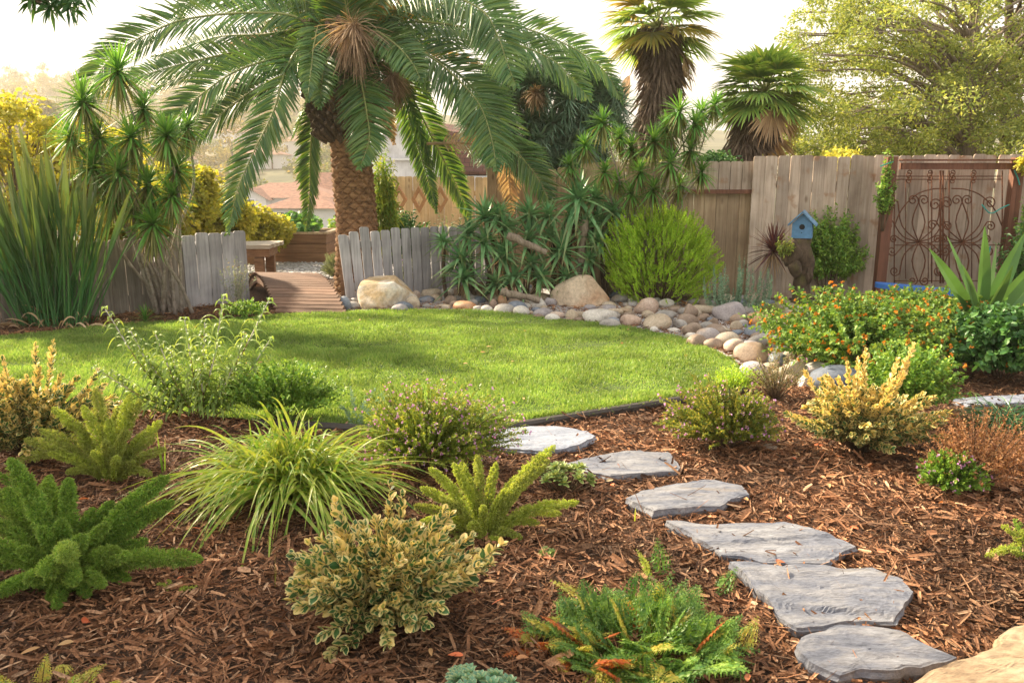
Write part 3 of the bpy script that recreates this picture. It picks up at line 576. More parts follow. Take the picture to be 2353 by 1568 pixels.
# birdhouse on the stump
m_bh = plain('blue_paint', (.09, .23, .42), .6, 30, .2); m_bhr = plain('worn_blue_paint', (.13, .26, .42), .65, 14, .6)
c0 = at(1841, 560, 9.0); zS = at(1841, 546, 9.0)[2]; cb = np.array([c0[0], 9.0, zS])
t = thing('birdhouse', 'small light blue wooden birdhouse with a round hole on the tree stump', 'birdhouse', cb); ry = R(24)
def RT(V, c, a): ca, sa = math.cos(a), math.sin(a); V = np.asarray(V, float); return V@np.array([[ca, sa, 0], [-sa, ca, 0], [0, 0, 1]])+c
w2, dd, hw, hp = .105, .10, .165, .27
V = [(-w2, -dd, 0), (w2, -dd, 0), (w2, -dd, hw), (0, -dd, hp), (-w2, -dd, hw), (-w2, dd, 0), (w2, dd, 0), (w2, dd, hw), (0, dd, hp), (-w2, dd, hw)]
Buf().ngon(RT(V, cb, -ry), [[0, 1, 2, 3, 4], [9, 8, 7, 6, 5], [1, 6, 7, 2], [0, 4, 9, 5], [0, 5, 6, 1], [2, 7, 8, 3], [4, 3, 8, 9]]).build('body', m_bh, t)
for s in (-1, 1):
    sl_ = (hp-hw)/w2; e = 1.42; V = [(0, -dd-.05, hp+.012), (s*w2*e, -dd-.05, hp-(hp-hw)*e+.012), (s*w2*e, dd+.04, hp-(hp-hw)*e+.012), (0, dd+.04, hp+.012)]; V = V+[(x, y, z+.022) for x, y, z in V]
    Buf().ngon(RT(V, cb, -ry), [[0, 1, 2, 3], [7, 6, 5, 4], [0, 4, 5, 1], [1, 5, 6, 2], [2, 6, 7, 3], [3, 7, 4, 0]]).build('roof', m_bhr, t)
m_blk = plain('hole_shade', (.008, .008, .01), .9)  # near-black solid discs stand for the shade inside the holes
for r_, z_, y_ in ((.030, .125, 0), (.006, .062, 0)):
    a = np.linspace(0, 6.283, 20)[:-1]; V = [(r_*math.cos(q), -dd-.003, z_+r_*math.sin(q)) for q in a]+[(r_*math.cos(q), -dd+.01, z_+r_*math.sin(q)) for q in a]; n = 19
    Buf().ngon(RT(V, cb, -ry), [list(range(n)), list(range(2*n-1, n-1, -1))]+[[i, (i+1) % n, (i+1) % n+n, i+n] for i in range(n)]).build('entrance_hole', m_blk, t)
base = G(1850, 716); base[1] = 9.0
t = thing('tree_stump', 'dark knobbly tree stump carrying the blue birdhouse', 'stump', (cb[0], 9.0, 0))
P = spl([(cb[0]+.07, 9, -.02), (cb[0]+.04, 9, .25), (cb[0]+.05, 9, .5), (cb[0]-.01, 9, .68), (cb[0], 9, zS-.004)], 34); rr = np.interp(np.linspace(0, 1, 34), [0, .2, .5, .75, .9, 1], [.17, .10, .11, .12, .10, .10])
V, Fq, U = tube(P, rr, 24); Cn = np.repeat(P, 24, 0); V = Cn+(V-Cn)*(1+.14*sn(V, 21, 9., 4))[:, None]; V[-24:, 2] = zS-.004; b = Buf(); b.add(V, Fq, U); b.poly.append([b.n-24+i for i in range(24)]); b.build('trunk', m_bark_s := stone_mat('stump_bark', [(.03, .02, .013), (.08, .055, .035), (.14, .10, .07)], 12, .95, .9, patchc=(.10, .09, .03), pr=(.55, .65), dist=.02), t, smooth=True)
for (dx, dz, rx, rz) in ((-.12, .62, .10, .15), (-.07, .50, .09, .12), (.08, .42, .05, .12)):
    V, Fq = ico(4); V = V*(1+.22*sn(V, int(900+dz*100), 2.5, 4))[:, None]*[rx, .09, rz]+[cb[0]+dx, 8.95, dz]; Buf().add(V, Fq).build('burl', m_bark_s, t, smooth=True)

# iron gate panel with posts
m_iron = plain('rusty_iron', (.13, .045, .018), .85, 40, .55, .0); yG = 9.55
t = thing('gate_panel', 'rusty wrought iron garden gate panel with scrolls between dark wooden posts', 'gate', (X_at(2180, yG), yG, 0))
for X in (2034, 2322):
    b = Buf(); c = at(X, 500, yG); zt = at(X, 360 if X < 2100 else 362, yG)[2]; box(b, (c[0], yG, zt/2), (.115, .10, zt)); b.build('post', m_post, t)
b = Buf(); z1 = at(0, 382, yG)[2]; x0, x1 = X_at(2046, yG), X_at(2310, yG); box(b, ((x0+x1)/2, yG, z1), (x1-x0-.02, .06, .075)); b.build('top_beam', m_post, t)
b = Buf(); z2 = at(0, 374, yG)[2]; box(b, ((x0+x1)/2, yG-.02, z2+.03), (x1-x0+.02, .10, .02)); b.build('cap', m_post, t)
zb_, GB = at(0, 652, yG)[2], Buf()
def g3(pts): return np.array([at(x, y, yG) for x, y in pts])
def iron(pts, r=.007, n=24): q = spl(g3(pts), n) if len(pts) > 2 else g3(pts); addtube(GB, q, r, 5)
def spiral(x, y, r0, a0, turns, s): # scroll that starts at x, y
    a = np.linspace(0, turns*6.283, 22); rr = r0*(1-a/(turns*6.283)*.82); cx, cy = x-r0*math.cos(a0), y-r0*math.sin(a0)
    return [(cx+rr[i]*math.cos(a0+s*a[i]), cy+rr[i]*math.sin(a0+s*a[i])) for i in range(22)]
for X in (2054, 2140, 2166, 2180, 2302): GB_r = .011 if X in (2166,) else .008; iron([(X, 392), (X, 650)], GB_r)
for Y in (405, 412, 563, 645): iron([(2054, Y), (2302, Y)], .006)
iron([(2160, 392), (2160, 650)], .012)
for sgn, hx in ((-1, 2110), (1, 2210)):
    ex = 2054 if sgn < 0 else 2302
    iron([(ex, 520), (ex-sgn*18, 480), (ex-sgn*50, 448), (ex-sgn*85, 435), (2180-sgn*-6, 433)], .008)
    for vx in (hx-30, hx+22): iron([(vx, 412), (vx, 640)], .0055)
    for ang, Lg, r0, s in [(90, 92, 13, 1), (90, 92, 13, -1), (62, 105, 15, -1), (118, 100, 15, 1), (38, 70, 12, -1), (142, 74, 12, 1), (15, 54, 9, -1), (165, 54, 9, 1), (-28, 60, 11, 1), (208, 60, 11, -1), (-58, 82, 12, 1), (238, 82, 12, -1), (-88, 86, 11, 1), (-92, 86, 11, -1)]:
        a = R(ang); dx, dy = math.cos(a), -math.sin(a); k = s*.16
        mid = (hx+dx*Lg*.5+dy*Lg*k, 556+dy*Lg*.5-dx*Lg*k); ed = (min(max(hx+dx*Lg, 2052), 2304), min(max(556+dy*Lg, 418), 646))
        a0 = math.atan2(ed[1]-mid[1], ed[0]-mid[0])+s*math.pi/2; sp_ = spiral(ed[0], ed[1], r0, a0, 1.45, -s)
        iron([(hx, 556), mid]+sp_[0:1]+sp_[1::2], .0078, 40)
    for cx_ in (hx-22, hx+26):
        for s in (-1, 1): iron(spiral(cx_, 403, 7, R(-90*s), 1.2, s)[::-1]+[(cx_, 403)]+[(2*cx_-x, 2*403+14-y) for x, y in spiral(cx_, 411, 7, R(-90*s), 1.2, s)], .006, 40)
GB.build('iron_scrollwork', m_iron, t, smooth=True)
m_tie = plain('teal_tape', (.03, .35, .30), .5)
for pts in ([(2022, 382), (2038, 376), (2052, 372)], [(2330, 392), (2338, 410), (2342, 425)], [(2255, 470), (2275, 490), (2300, 478), (2318, 470)], [(2275, 565), (2268, 600), (2260, 640)]):
    b = Buf(); addtube(b, spl(np.array([at(x, y, yG-.07) for x, y in pts]), 12), .008, 5); tag(b.build('garden_tie', m_tie, t), label='teal plastic tie')
# blue bench slat
t = thing('blue_bench', 'low bright blue bench in front of the iron gate panel', 'bench', (*at(2110, 660, 8.8)[:2], 0)); m_bb = plain('bright_blue_paint', (.035, .17, .55), .4, 10, .1)
pa, pb = at(2012, 650, 9.05), at(2232, 672, 8.7); b = Buf(); n = 18; V = []
for i in range(n):
    u = i/(n-1); q = pa+(pb-pa)*u; hw_ = .13*(1-abs(2*u-1)**5*.8); V += [(q[0], q[1]-hw_, q[2]), (q[0], q[1]+hw_, q[2]+.01), (q[0], q[1]+hw_, q[2]-.05), (q[0], q[1]-hw_, q[2]-.05)]
i = np.arange(n-1)[:, None]*4+np.arange(4)[None]; j = np.arange(n-1)[:, None]*4+(np.arange(4)[None]+1) % 4
b.add(V, np.stack([i, i+4, j+4, j], -1).reshape(-1, 4)); b.poly += [[0, 1, 2, 3], [4*n-1, 4*n-2, 4*n-3, 4*n-4]]; b.build('seat', m_bb, t)
for u in (.18, .82): q = pa+(pb-pa)*u; b = Buf(); box(b, (q[0], q[1], (q[2]-.05)/2), (.06, .18, q[2]-.055)); b.build('leg', m_bb, t)

# gambrel barn behind the yellow fence
d0 = 21.; t = thing('barn', 'white gambrel barn with a red brown shingled roof behind the palm', 'barn', (*at(930, 400, d0)[:2], -1)); m_ww = wood_mat('white_siding', [(.62, .64, .70), (.72, .74, .80), (.78, .8, .84)], 2, spread=.06)
pz = [(848, 460), (848, 338), (922, 283), (985, 308), (1007, 404), (1007, 460)]; A = [at(x, y, d0) for x, y in pz]; Bk = [a+[2.2, 4.6, 0] for a in A]; n = 6
for q in (A, Bk): q[0][2] = q[-1][2] = -1.2
Buf().ngon(A+Bk, [list(range(n)), list(range(2*n-1, n-1, -1)), [0, n, n+1, 1], [n-1, n-2, 2*n-2, 2*n-1]]).build('wall', m_ww, t)
m, nt, p = M_('roof_shingles'); br = nt.nodes.new('ShaderNodeTexBrick'); br.inputs['Scale'].default_value = 2.2; br.inputs['Color1'].default_value = (.20, .085, .065, 1); br.inputs['Color2'].default_value = (.13, .06, .05, 1); br.inputs['Mortar'].default_value = (.05, .025, .02, 1); br.inputs['Mortar Size'].default_value = .015
tc = nt.nodes.new('ShaderNodeTexCoord'); mp = nt.nodes.new('ShaderNodeMapping'); mp.inputs['Rotation'].default_value = (R(90), 0, 0); nt.links.new(tc.outputs['Object'], mp.inputs[0]); nt.links.new(mp.outputs[0], br.inputs['Vector']); nt.links.new(br.outputs[0], p.inputs['Base Color']); p.inputs['Roughness'].default_value = .9; m_shin = m
for k in (1, 2, 3):
    o_ = np.array([.0, -.12, .03]); V = [A[k]+o_, A[k+1]+o_, Bk[k+1]+[0, .1, .03], Bk[k]+[0, .1, .03]]; up = np.array([.05 if k == 3 else 0, 0, .08]); V = V+[v+up for v in V]
    Buf().ngon(V, [[3, 2, 1, 0], [4, 5, 6, 7], [0, 1, 5, 4], [1, 2, 6, 5], [2, 3, 7, 6], [3, 0, 4, 7]]).build('roof', m_shin, t)
for k in (1, 2, 3):
    b = Buf(); addtube(b, [A[k]+[0, -.16, .04], A[k+1]+[0, -.16, .04]], .06, 4); b.build('trim', mw, t)
b = Buf(); q0, q1 = at(880, 366, d0-.05), at(998, 366, d0-.05); box(b, (q0+q1)/2, (q1[0]-q0[0], .08, .05)); b.build('ledge', mw, t)

# far houses
m_wall = plain('white_stucco', (.66, .66, .68), .9, 3, .06); m_tile = plain('terracotta_tile', (.24, .12, .085), .9, 3, .45); m_win = plain('window_glass', (.05, .08, .13), .2)
def house(x, y, z, w, d, h, rh, label, group=None, rot=0., wins=(), gable=False, zb=None):
    t = thing('house', label, 'house', (x, y, z), group); c = np.array([x, y, z]); b = Buf(); box(b, (x, y, z+h/2-2), (w, d, h+4), rot); b.build('wall', m_wall, t)
    e = .5; V = [(-w/2-e, -d/2-e, h), (w/2+e, -d/2-e, h), (w/2+e, d/2+e, h), (-w/2-e, d/2+e, h), (-w/2+d*.45, 0, h+rh), (w/2-d*.45, 0, h+rh)]; V = RT(V, c, rot)
    Buf().ngon(V, [[0, 1, 5, 4], [1, 2, 5], [2, 3, 4, 5], [3, 0, 4], [3, 2, 1, 0]]).build('roof', m_tile, t)
    for wx, wz in wins:
        o_ = RT([(wx, -d/2-.06, wz)], c, rot)[0]; b = Buf(); box(b, o_, (1.1, .08, 1.3), rot); f = b.build('window', mw, t); b = Buf(); box(b, o_+[0, -.05, 0], (.85, .04, 1.05), rot); b.build('pane', m_win, f)
    if gable:
        gx, gw = gable; V = RT([(gx-gw/2, -d/2-2, 0), (gx+gw/2, -d/2-2, 0), (gx+gw/2, -d/2-2, h), (gx, -d/2-2, h+gw*.28), (gx-gw/2, -d/2-2, h), (gx-gw/2, -d/2+1, 0), (gx+gw/2, -d/2+1, 0), (gx+gw/2, -d/2+3, h), (gx, -d/2+3, h+gw*.28), (gx-gw/2, -d/2+3, h)], c, rot)
        Buf().ngon(V, [[0, 1, 2, 3, 4], [1, 6, 7, 2], [0, 4, 9, 5]]).build('gable_wall', m_wall, t)
        V = RT([(gx+s*(gw/2+.4), y_, h-.2) if k else (gx, y_, h+gw*.28+.12) for s in (-1, 1) for y_ in (-d/2-2.4, -d/2+3.2) for k in (0, 1)], c, rot); Buf().ngon(V, [[0, 1, 3, 2], [4, 6, 7, 5]]).build('gable_roof', m_tile, t)
        o_ = RT([(gx, -d/2-2.06, h*.72)], c, rot)[0]; b = Buf(); box(b, o_, (1.1, .08, 1.3), rot); f = b.build('window', mw, t); b = Buf(); box(b, o_+[0, -.05, 0], (.85, .04, 1.05), rot); b.build('pane', m_win, f)
def hp(X, Y, d): return at(X, Y, d)
q = hp(662, 452, 88); house(q[0], 88, q[2]-2.4, 11, 8, 2.4, 1.5, 'white house with a long brown tiled roof and a small front gable', gable=(-2.5, 3.2), rot=.05, wins=[(3, 1.5)])
q = hp(712, 476, 76); house(q[0], 76, q[2]-2.2, 6.6, 5, 2.2, 1.1, 'nearer white house with terracotta hip roof and two blue windows', rot=-.1, wins=[(-2.0, 1.3), (-.5, 1.35)])
q = hp(742, 470, 95); house(q[0], 95, q[2]-1.5, 9, 7, 3, 2.2, 'white house partly hidden by the hanging frond beside the trunk', rot=.2, wins=[(-1, 1.6)])
for k, (X, Y, d, w, lab) in enumerate([(478, 322, 300, 22, 'low white house high on the hazy hillside'), (560, 322, 310, 26, 'long pale house on the hazy slope left of the hanging frond'), (660, 318, 320, 20, 'white house near the palm crown on the hazy hill'),
    (440, 388, 240, 12, 'small bright house in front of the hazy hillside trees'), (600, 378, 230, 15, 'pale cottage in the middle of the hazy slope'), (690, 345, 260, 12, 'small sunlit house on the slope beside the hanging frond'), (14, 238, 430, 26, 'white block house on the skyline at the left edge'), (262, 272, 400, 14, 'tiny white house on the skyline behind the palm fronds')]):
    q = hp(X, Y, d); house(q[0], d, q[2]-1., w, 9, 3.6, 1.8, lab, 'houses on the hazy hillside', wins=[(-w*.25, 1.8), (w*.2, 1.8)])
c = at(688, 500, 60); b = Buf(); addtube(b, [(c[0], 60, -9), (c[0], 60, at(0, 478, 60)[2])], .09, 6); z_ = at(0, 480, 60)[2]; box(b, (c[0], 60, z_), (1.6, .1, .1)); tag(b.build('utility_pole', m_bark, loc=(c[0], 60, -8)), 'short wooden utility pole with a crossarm in front of the white houses', 'pole')

# ============================================================ PLANTS
def add3(b, r): b.add(*r)
def crown_twigs(c0, c, rad, n, low=-.15, lump=.15, seed=0, lo=.75, start=.12):
    d = rng.normal(size=(n*4, 3)); d = nrm(d); d = d[d[:, 2] > low][:n]; n = len(d)
    r = (lo+(1.08-lo)*rng.random(n))*(1+lump*sn(d, seed, 2.6, 3)); e = c+d*np.array(rad)*r[:, None]
    s = c0+(c-c0)*start+d*np.array(rad)*[.12, .12, 0]; m = s*.45+e*.55+np.array([0, 0, 1.])*np.array(rad)[2]*.18
    return s, m, e
def shrub(name, label, cat, base, w, d, h, mat, n=120, per=30, L=.03, Wd=.008, prof='lance', k=4, fold=.2, droop=.1, spread=1., fwd=.5, t0=.35, group=None, flowers=None, low=-.1, lump=.15, stem_mat=None, nst=14, seed=1, cz=.45, roll=.5, lo=.7, up=0., str_=.003, vary=.3, part='foliage', loc=None):
    base = np.array(base, float); c = base+[0, 0, h*cz]; t = thing(name, label, cat, base, group)
    s, m, e = crown_twigs(base, c, (w/2, d/2, h*(1-cz)), n, low, lump, seed, lo); e[:, 2] = np.maximum(e[:, 2], base[2]+.01+.05*h); n = len(s)
    tt = t0+(1-t0)*(np.arange(per)[None]+rng.random((n, per)))/per; P = bez(s[:, None], m[:, None], e[:, None], tt)
    T = nrm(bez(s[:, None], m[:, None], e[:, None], tt+.02)-P); rd = nrm(rng.normal(size=P.shape)); D = nrm(T*fwd+rd*spread+[0, 0, up])
    P = P.reshape(-1, 3); D = D.reshape(-1, 3); q = len(P); sc = (1-vary)+2*vary*rng.random(q)
    b = Buf(); b.add(*leaves(P, D, L*sc, Wd*sc, droop, k, prof, fold, roll)); b.build(part, mat, t)
    b = Buf()
    for i in rng.choice(n, min(nst, n), replace=False):
        addtube(b, bez(s[i][None], m[i][None], e[i][None], np.linspace(0, .93, 8)), np.linspace(str_*1.6, str_*.4, 8), 5)
    b.build('stem', stem_mat or m_twig, t, smooth=True)
    if flowers:
        fn, fs, fm, npet = flowers[:4]; idx = rng.choice(n, fn, replace=fn > n); ft = rng.uniform(.8, 1.02, fn); Pf = bez(s[idx], m[idx], e[idx], ft)+rng.normal(size=(fn, 3))*fs*.6
        Pf += nrm(Pf-c)*fs*.8; D = np.repeat(nrm(Pf-c), npet, 0)+nrm(rng.normal(size=(fn*npet, 3)))*1.0
        b = Buf(); b.add(*leaves(np.repeat(Pf, npet, 0)+nrm(D)*fs*.35, D, fs*.75, fs*.42, .1, 3, 'oval', 0, 9)); b.build('flowers', fm, t)
    return t
def clump_tree(name, label, cat, base, clumps, mat, per=260, L=.06, Wd=.014, trunk=None, bark=None, group=None, k=3, prof='lance', limbs=.6, droop=.2, limb_r=.03, hz=1., parts=('trunk', 'crown'), spread=1.):
    """clumps: (n,6) centre + radii; trunk: list of (point, radius)"""
    t = thing(name, label, cat, base, group); cl = np.asarray(clumps, float); n = len(cl); bt = Buf()
    if trunk: addtube(bt, spl([p for p, r in trunk], 18), np.interp(np.linspace(0, 1, 18), np.linspace(0, 1, len(trunk)), [r for p, r in trunk]), 10); tp = spl([p for p, r in trunk], 18)
    else: tp = np.array([base, np.array(base)+[0, 0, .1]])
    for i in range(n):
        if rng.random() < limbs:
            c = cl[i, :3]; a = tp[rng.integers(len(tp)//3, len(tp))]; 
            if a[2] > c[2]: a = tp[np.argmin(np.abs(tp[:, 2]-c[2]*.75))]
            mid = a*.5+c*.5+[0, 0, .12*np.linalg.norm(c-a)]+rng.normal(size=3)*.08; dist = np.linalg.norm(c-a); addtube(bt, spl([a, mid, c], 8), np.linspace(limb_r*min(1, dist/1.2), limb_r*.15, 8), 5)
            for j in range(3): e = c+nrm(rng.normal(size=3))*cl[i, 3:]*.9; addtube(bt, [c*.7+mid*.3, (c+e)/2+[0, 0, .03], e], [limb_r*.25, limb_r*.15, limb_r*.08], 4)
    bt.build(parts[0], bark or m_bark, t, smooth=True)
    d = nrm(rng.normal(size=(n, per, 3))); r = rng.random((n, per, 1))**.45; P = cl[:, None, :3]+d*r*cl[:, None, 3:]
    D = nrm(d*.6+rng.normal(size=d.shape)*spread*[1, 1, .6]); P = P.reshape(-1, 3); sc = rng.uniform(.6, 1.3, len(P))
    b = Buf(); b.add(*leaves(P, D.reshape(-1, 3), L*sc, Wd*sc, droop, k, prof, .0, 9)); b.build(parts[1], mat, t); return t
def ell_clumps(c, rad, n, cr, flat=.7, shell=.35, low=-.6):
    d = nrm(rng.normal(size=(n*4, 3))); d = d[d[:, 2] > low][:n]; r = (shell+(1-shell)*rng.random(len(d)))**.6
    P = np.array(c)+d*np.array(rad)*r[:, None]; s = cr*rng.uniform(.6, 1.35, (len(d), 1)); return np.hstack([P, s, s, s*flat])

# --- leaf materials
m_gold = leaf_mat('variegated_leaf', [(.035, .10, .035), (.055, .13, .04), (.10, .17, .05)], .38, .25, edge=(.66, .58, .26), thr=.62, patch=4, tint=(1.15, 1.05, .6), spec=.45)
m_gold2 = leaf_mat('golden_variegated_leaf', [(.10, .15, .045), (.22, .24, .06), (.34, .32, .09)], .4, .3, edge=(.82, .66, .27), thr=.34, patch=4, tint=(1.15, 1.0, .55), spec=.45)
m_fox = leaf_mat('foxtail_green', [(.05, .14, .025), (.10, .22, .03), (.22, .34, .055)], .5, .35, patch=14, tip=(.38, .50, .10))  # foxtail tip colours: lighter needle ends, a fuzzy highlight put into the colour
m_foxy = leaf_mat('foxtail_lime', [(.17, .25, .035), (.28, .36, .05), (.40, .46, .085)], .5, .4, patch=12, tip=(.60, .66, .20))
m_foxo = leaf_mat('foxtail_olive', [(.14, .20, .035), (.24, .30, .055), (.33, .37, .09)], .5, .4, patch=12, tip=(.52, .55, .18))
m_bright = leaf_mat('bright_feathery', [(.19, .36, .035), (.30, .46, .05), (.42, .52, .07)], .5, .45, patch=4)
m_small = leaf_mat('small_green_leaf', [(.08, .19, .035), (.15, .27, .045), (.25, .36, .065)], .45, .35, patch=6)
m_heath = leaf_mat('heather_leaf', [(.09, .16, .03), (.19, .26, .045), (.33, .34, .07)], .5, .35, patch=7)
m_dark = leaf_mat('dark_green_leaf', [(.025, .08, .025), (.05, .13, .035), (.09, .19, .045)], .4, .25, patch=4)
m_lant = leaf_mat('lantana_leaf', [(.06, .14, .03), (.12, .22, .04), (.21, .29, .055)], .5, .35, patch=4)
m_orange = leaf_mat('orange_flower', [(.60, .17, .015), (.64, .22, .025), (.62, .27, .035)], .6, .3, patch=9, tint=(1, .8, .6))
m_pink = leaf_mat('pink_flower', [(.55, .22, .38), (.70, .36, .50), (.48, .18, .45)], .6, .3, patch=9, tint=(1, .8, 1))
m_purp = leaf_mat('purple_flower', [(.30, .20, .50), (.45, .32, .62)], .6, .3, tint=(1, .9, 1))
m_yel = leaf_mat('backlit_yellow_leaf', [(.19, .22, .04), (.33, .34, .065), (.46, .43, .11)], .55, .5, patch=1.2, tint=(1.25, 1.1, .4))
m_hillt = leaf_mat('hill_tree_leaf', [(.11, .12, .035), (.19, .18, .05), (.26, .22, .07)], .8, .35, patch=.15, tint=(1.3, 1.05, .5))
m_hillg = leaf_mat('hill_tree_green', [(.06, .09, .03), (.10, .125, .04), (.14, .15, .05)], .8, .35, patch=.15)
m_jac = leaf_mat('feathery_tree_leaf', [(.12, .17, .04), (.20, .245, .06), (.31, .32, .09)], .5, .45, patch=.9, tint=(1.15, 1.08, .55))
m_palm = leaf_mat('date_palm_leaflet', [(.035, .105, .032), (.065, .145, .038), (.12, .19, .045)], .35, .35, patch=1.2, tint=(1.4, 1.15, .4), spec=.5)
m_palmy = leaf_mat('date_palm_yellow', [(.26, .22, .05), (.40, .30, .07), (.46, .24, .06)], .5, .45, patch=2)
m_dead = leaf_mat('dead_palm_leaf', [(.26, .17, .10), (.38, .27, .17), (.46, .35, .24)], .8, .3, patch=3)
m_rach = plain('palm_rachis', (.25, .28, .09), .5, 9, .25)
m_strap = leaf_mat('strap_leaf', [(.025, .09, .035), (.045, .14, .045), (.08, .19, .055)], .33, .22, patch=2, spec=.55, tip=(.16, .2, .06))
m_cord = leaf_mat('spiky_head_leaf', [(.06, .17, .035), (.10, .24, .05), (.17, .30, .06)], .4, .35, patch=2)
m_cordd = leaf_mat('old_head_leaf', [(.10, .14, .05), (.20, .20, .07), (.30, .24, .12)], .6, .3, patch=2)
m_aloe = leaf_mat('aloe_leaf', [(.08, .21, .09), (.14, .30, .13), (.23, .39, .17)], .38, .06, patch=3, tip=(.20, .18, .07), spec=.45)
m_yucca = leaf_mat('blue_yucca_leaf', [(.08, .15, .10), (.15, .24, .17), (.24, .33, .25)], .45, .15, patch=2)
m_fan = leaf_mat('fan_palm_leaf', [(.13, .25, .06), (.22, .34, .08), (.34, .40, .11)], .45, .4, patch=1.5, tint=(1.35, 1.1, .45))
m_fany = leaf_mat('fan_palm_olive', [(.15, .16, .04), (.26, .23, .06), (.33, .26, .09)], .5, .45, patch=1.5, tint=(1.35, 1.1, .45))
m_purpl = leaf_mat('purple_sword_leaf', [(.05, .022, .03), (.09, .035, .04), (.16, .07, .05)], .35, .2, patch=3, tint=(1.3, .8, .6), tip=(.14, .07, .05))
m_zebra = leaf_mat('banded_grass', [(.10, .20, .03), (.18, .29, .04), (.32, .38, .07)], .38, .35, band=(.42, .46, .12), patch=6)
m_sage = leaf_mat('arching_sage_leaf', [(.12, .20, .05), (.20, .29, .08), (.28, .36, .10)], .5, .4, patch=5)
m_spurge = leaf_mat('silvery_spurge', [(.12, .22, .15), (.18, .29, .20), (.26, .36, .25)], .55, .2, patch=5)
m_grayl = leaf_mat('grey_green_leaf', [(.13, .17, .11), (.20, .24, .16), (.28, .31, .2)], .6, .25, patch=5)
m_succ = leaf_mat('succulent_leaf', [(.09, .20, .13), (.13, .25, .15), (.19, .30, .17)], .4, .08, edge=(.42, .50, .26), thr=.93, patch=9)
m_succy = leaf_mat('succulent_yellow', [(.14, .24, .08), (.22, .30, .09), (.30, .34, .12)], .4, .12, edge=(.5, .50, .22), thr=.9, patch=9)
m_fern = leaf_mat('fern_green', [(.045, .12, .028), (.09, .18, .034), (.15, .25, .045)], .4, .35, patch=5)
m_ferny = leaf_mat('fern_yellow', [(.24, .30, .05), (.36, .36, .07), (.44, .34, .08)], .45, .4, patch=5)
m_fernr = leaf_mat('fern_red', [(.30, .10, .03), (.45, .12, .035), (.40, .22, .06)], .5, .4, patch=5)
m_rust = leaf_mat('dried_rust_leaf', [(.13, .055, .025), (.22, .10, .045), (.28, .16, .07)], .8, .25, patch=5)
m_furc = leaf_mat('furcraea_leaf', [(.05, .13, .04), (.07, .16, .045), (.10, .19, .05)], .4, .2, edge=(.50, .55, .32), thr=1.05, patch=2)
m_vine = leaf_mat('yellow_vine_leaf', [(.42, .40, .06), (.55, .50, .10), (.30, .36, .07)], .5, .45, patch=5)

# --- far hillside trees and the skyline wood
protos = []
def hill_tree(x, y, h, w, mat, lab, k):
    z = float(terr(x, y)); base = np.array([x, y, z]); cl = ell_clumps((x, y, z+h*.6), (w/2, w/2, h*.42), 26, w*.17, .8, .3, -.8)
    return clump_tree('hillside_tree', lab, 'tree', base, cl, mat, 34, w*.075, w*.030, [(base-[0, 0, .5], w*.035), (base+[0, 0, h*.6], w*.015)], m_barkd, 'trees on the hazy hillside', limbs=.2, limb_r=w*.012)
HL = {0: 'round yellow olive tree on the hazy hillside', 1: 'dull green tree on the hazy hillside', 2: 'tall loose tree on the hazy hillside'}
for k in range(6):
    protos.append(hill_tree(-60+k*.1, 200, [7, 8, 12][k % 3], [8, 9, 6.5][k % 3], [m_hillt, m_hillg, m_hillt][k % 3], HL[k % 3], k))
def copy_tree(o, parent=None):
    c = o.copy(); COL.objects.link(c); c.parent = parent
    for ch in o.children: copy_tree(ch, c)
    return c
spots = []
for tr in range(4000):
    if len(spots) >= 290: break
    d = 120+350*rng.random()**.8; X = rng.uniform(-60, 820); x = (X-CX)/F*d
    if any(abs(X-hx_) < hw__ and hd_-60 < d < hd_+8 for hx_, hd_, hw__ in ((478, 300, 38), (560, 310, 40), (660, 320, 30), (440, 240, 28), (600, 230, 32), (690, 260, 26), (14, 430, 30))): continue
    if all((x-a)**2+(d-b_)**2 < 1e9 and math.hypot(x-a, (d-b_)*.5) > 4.6 for a, b_ in spots): spots.append((x, d))
for k, (x, y) in enumerate(spots):
    o = protos[k % 6] if k < 6 else copy_tree(protos[k % 6]); s = rng.uniform(.75, 1.35); o.location = (x, y, float(terr(x, y))); o.scale = (s, s, s*rng.uniform(.8, 1.2)); o.rotation_euler.z = rng.uniform(0, 6.28)
for k, (X, Y, w) in enumerate([(20, 262, 120), (85, 258, 90), (100, 240, 60), (160, 272, 90), (215, 280, 80), (-50, 255, 100)]):   # nearer skyline trees at the left
    d = 170.; c = at(X, Y, d); rr = w/2*d/F; z = float(terr(c[0], d)); cl = ell_clumps(c-[0, 0, rr*.3], (rr, rr, rr*.75), 34, rr*.34, .8, .3, -.8)
    clump_tree('skyline_tree', ['broad olive gum tree on the left skyline', 'golden crowned tree on the left skyline', 'spindly flat topped tree rising from the left skyline', 'low bushy tree at the right end of the left skyline', 'small dusty tree sloping down the left skyline', 'dusty tree at the extreme left of the skyline'][k], 'tree', (c[0], d, z), cl, [m_hillt, m_hillg][k % 2], 60, rr*.12, rr*.05, [((c[0], d, z), rr*.06), (c-[0, 0, rr*.3], rr*.03)], m_barkd, 'skyline trees', limb_r=rr*.03)

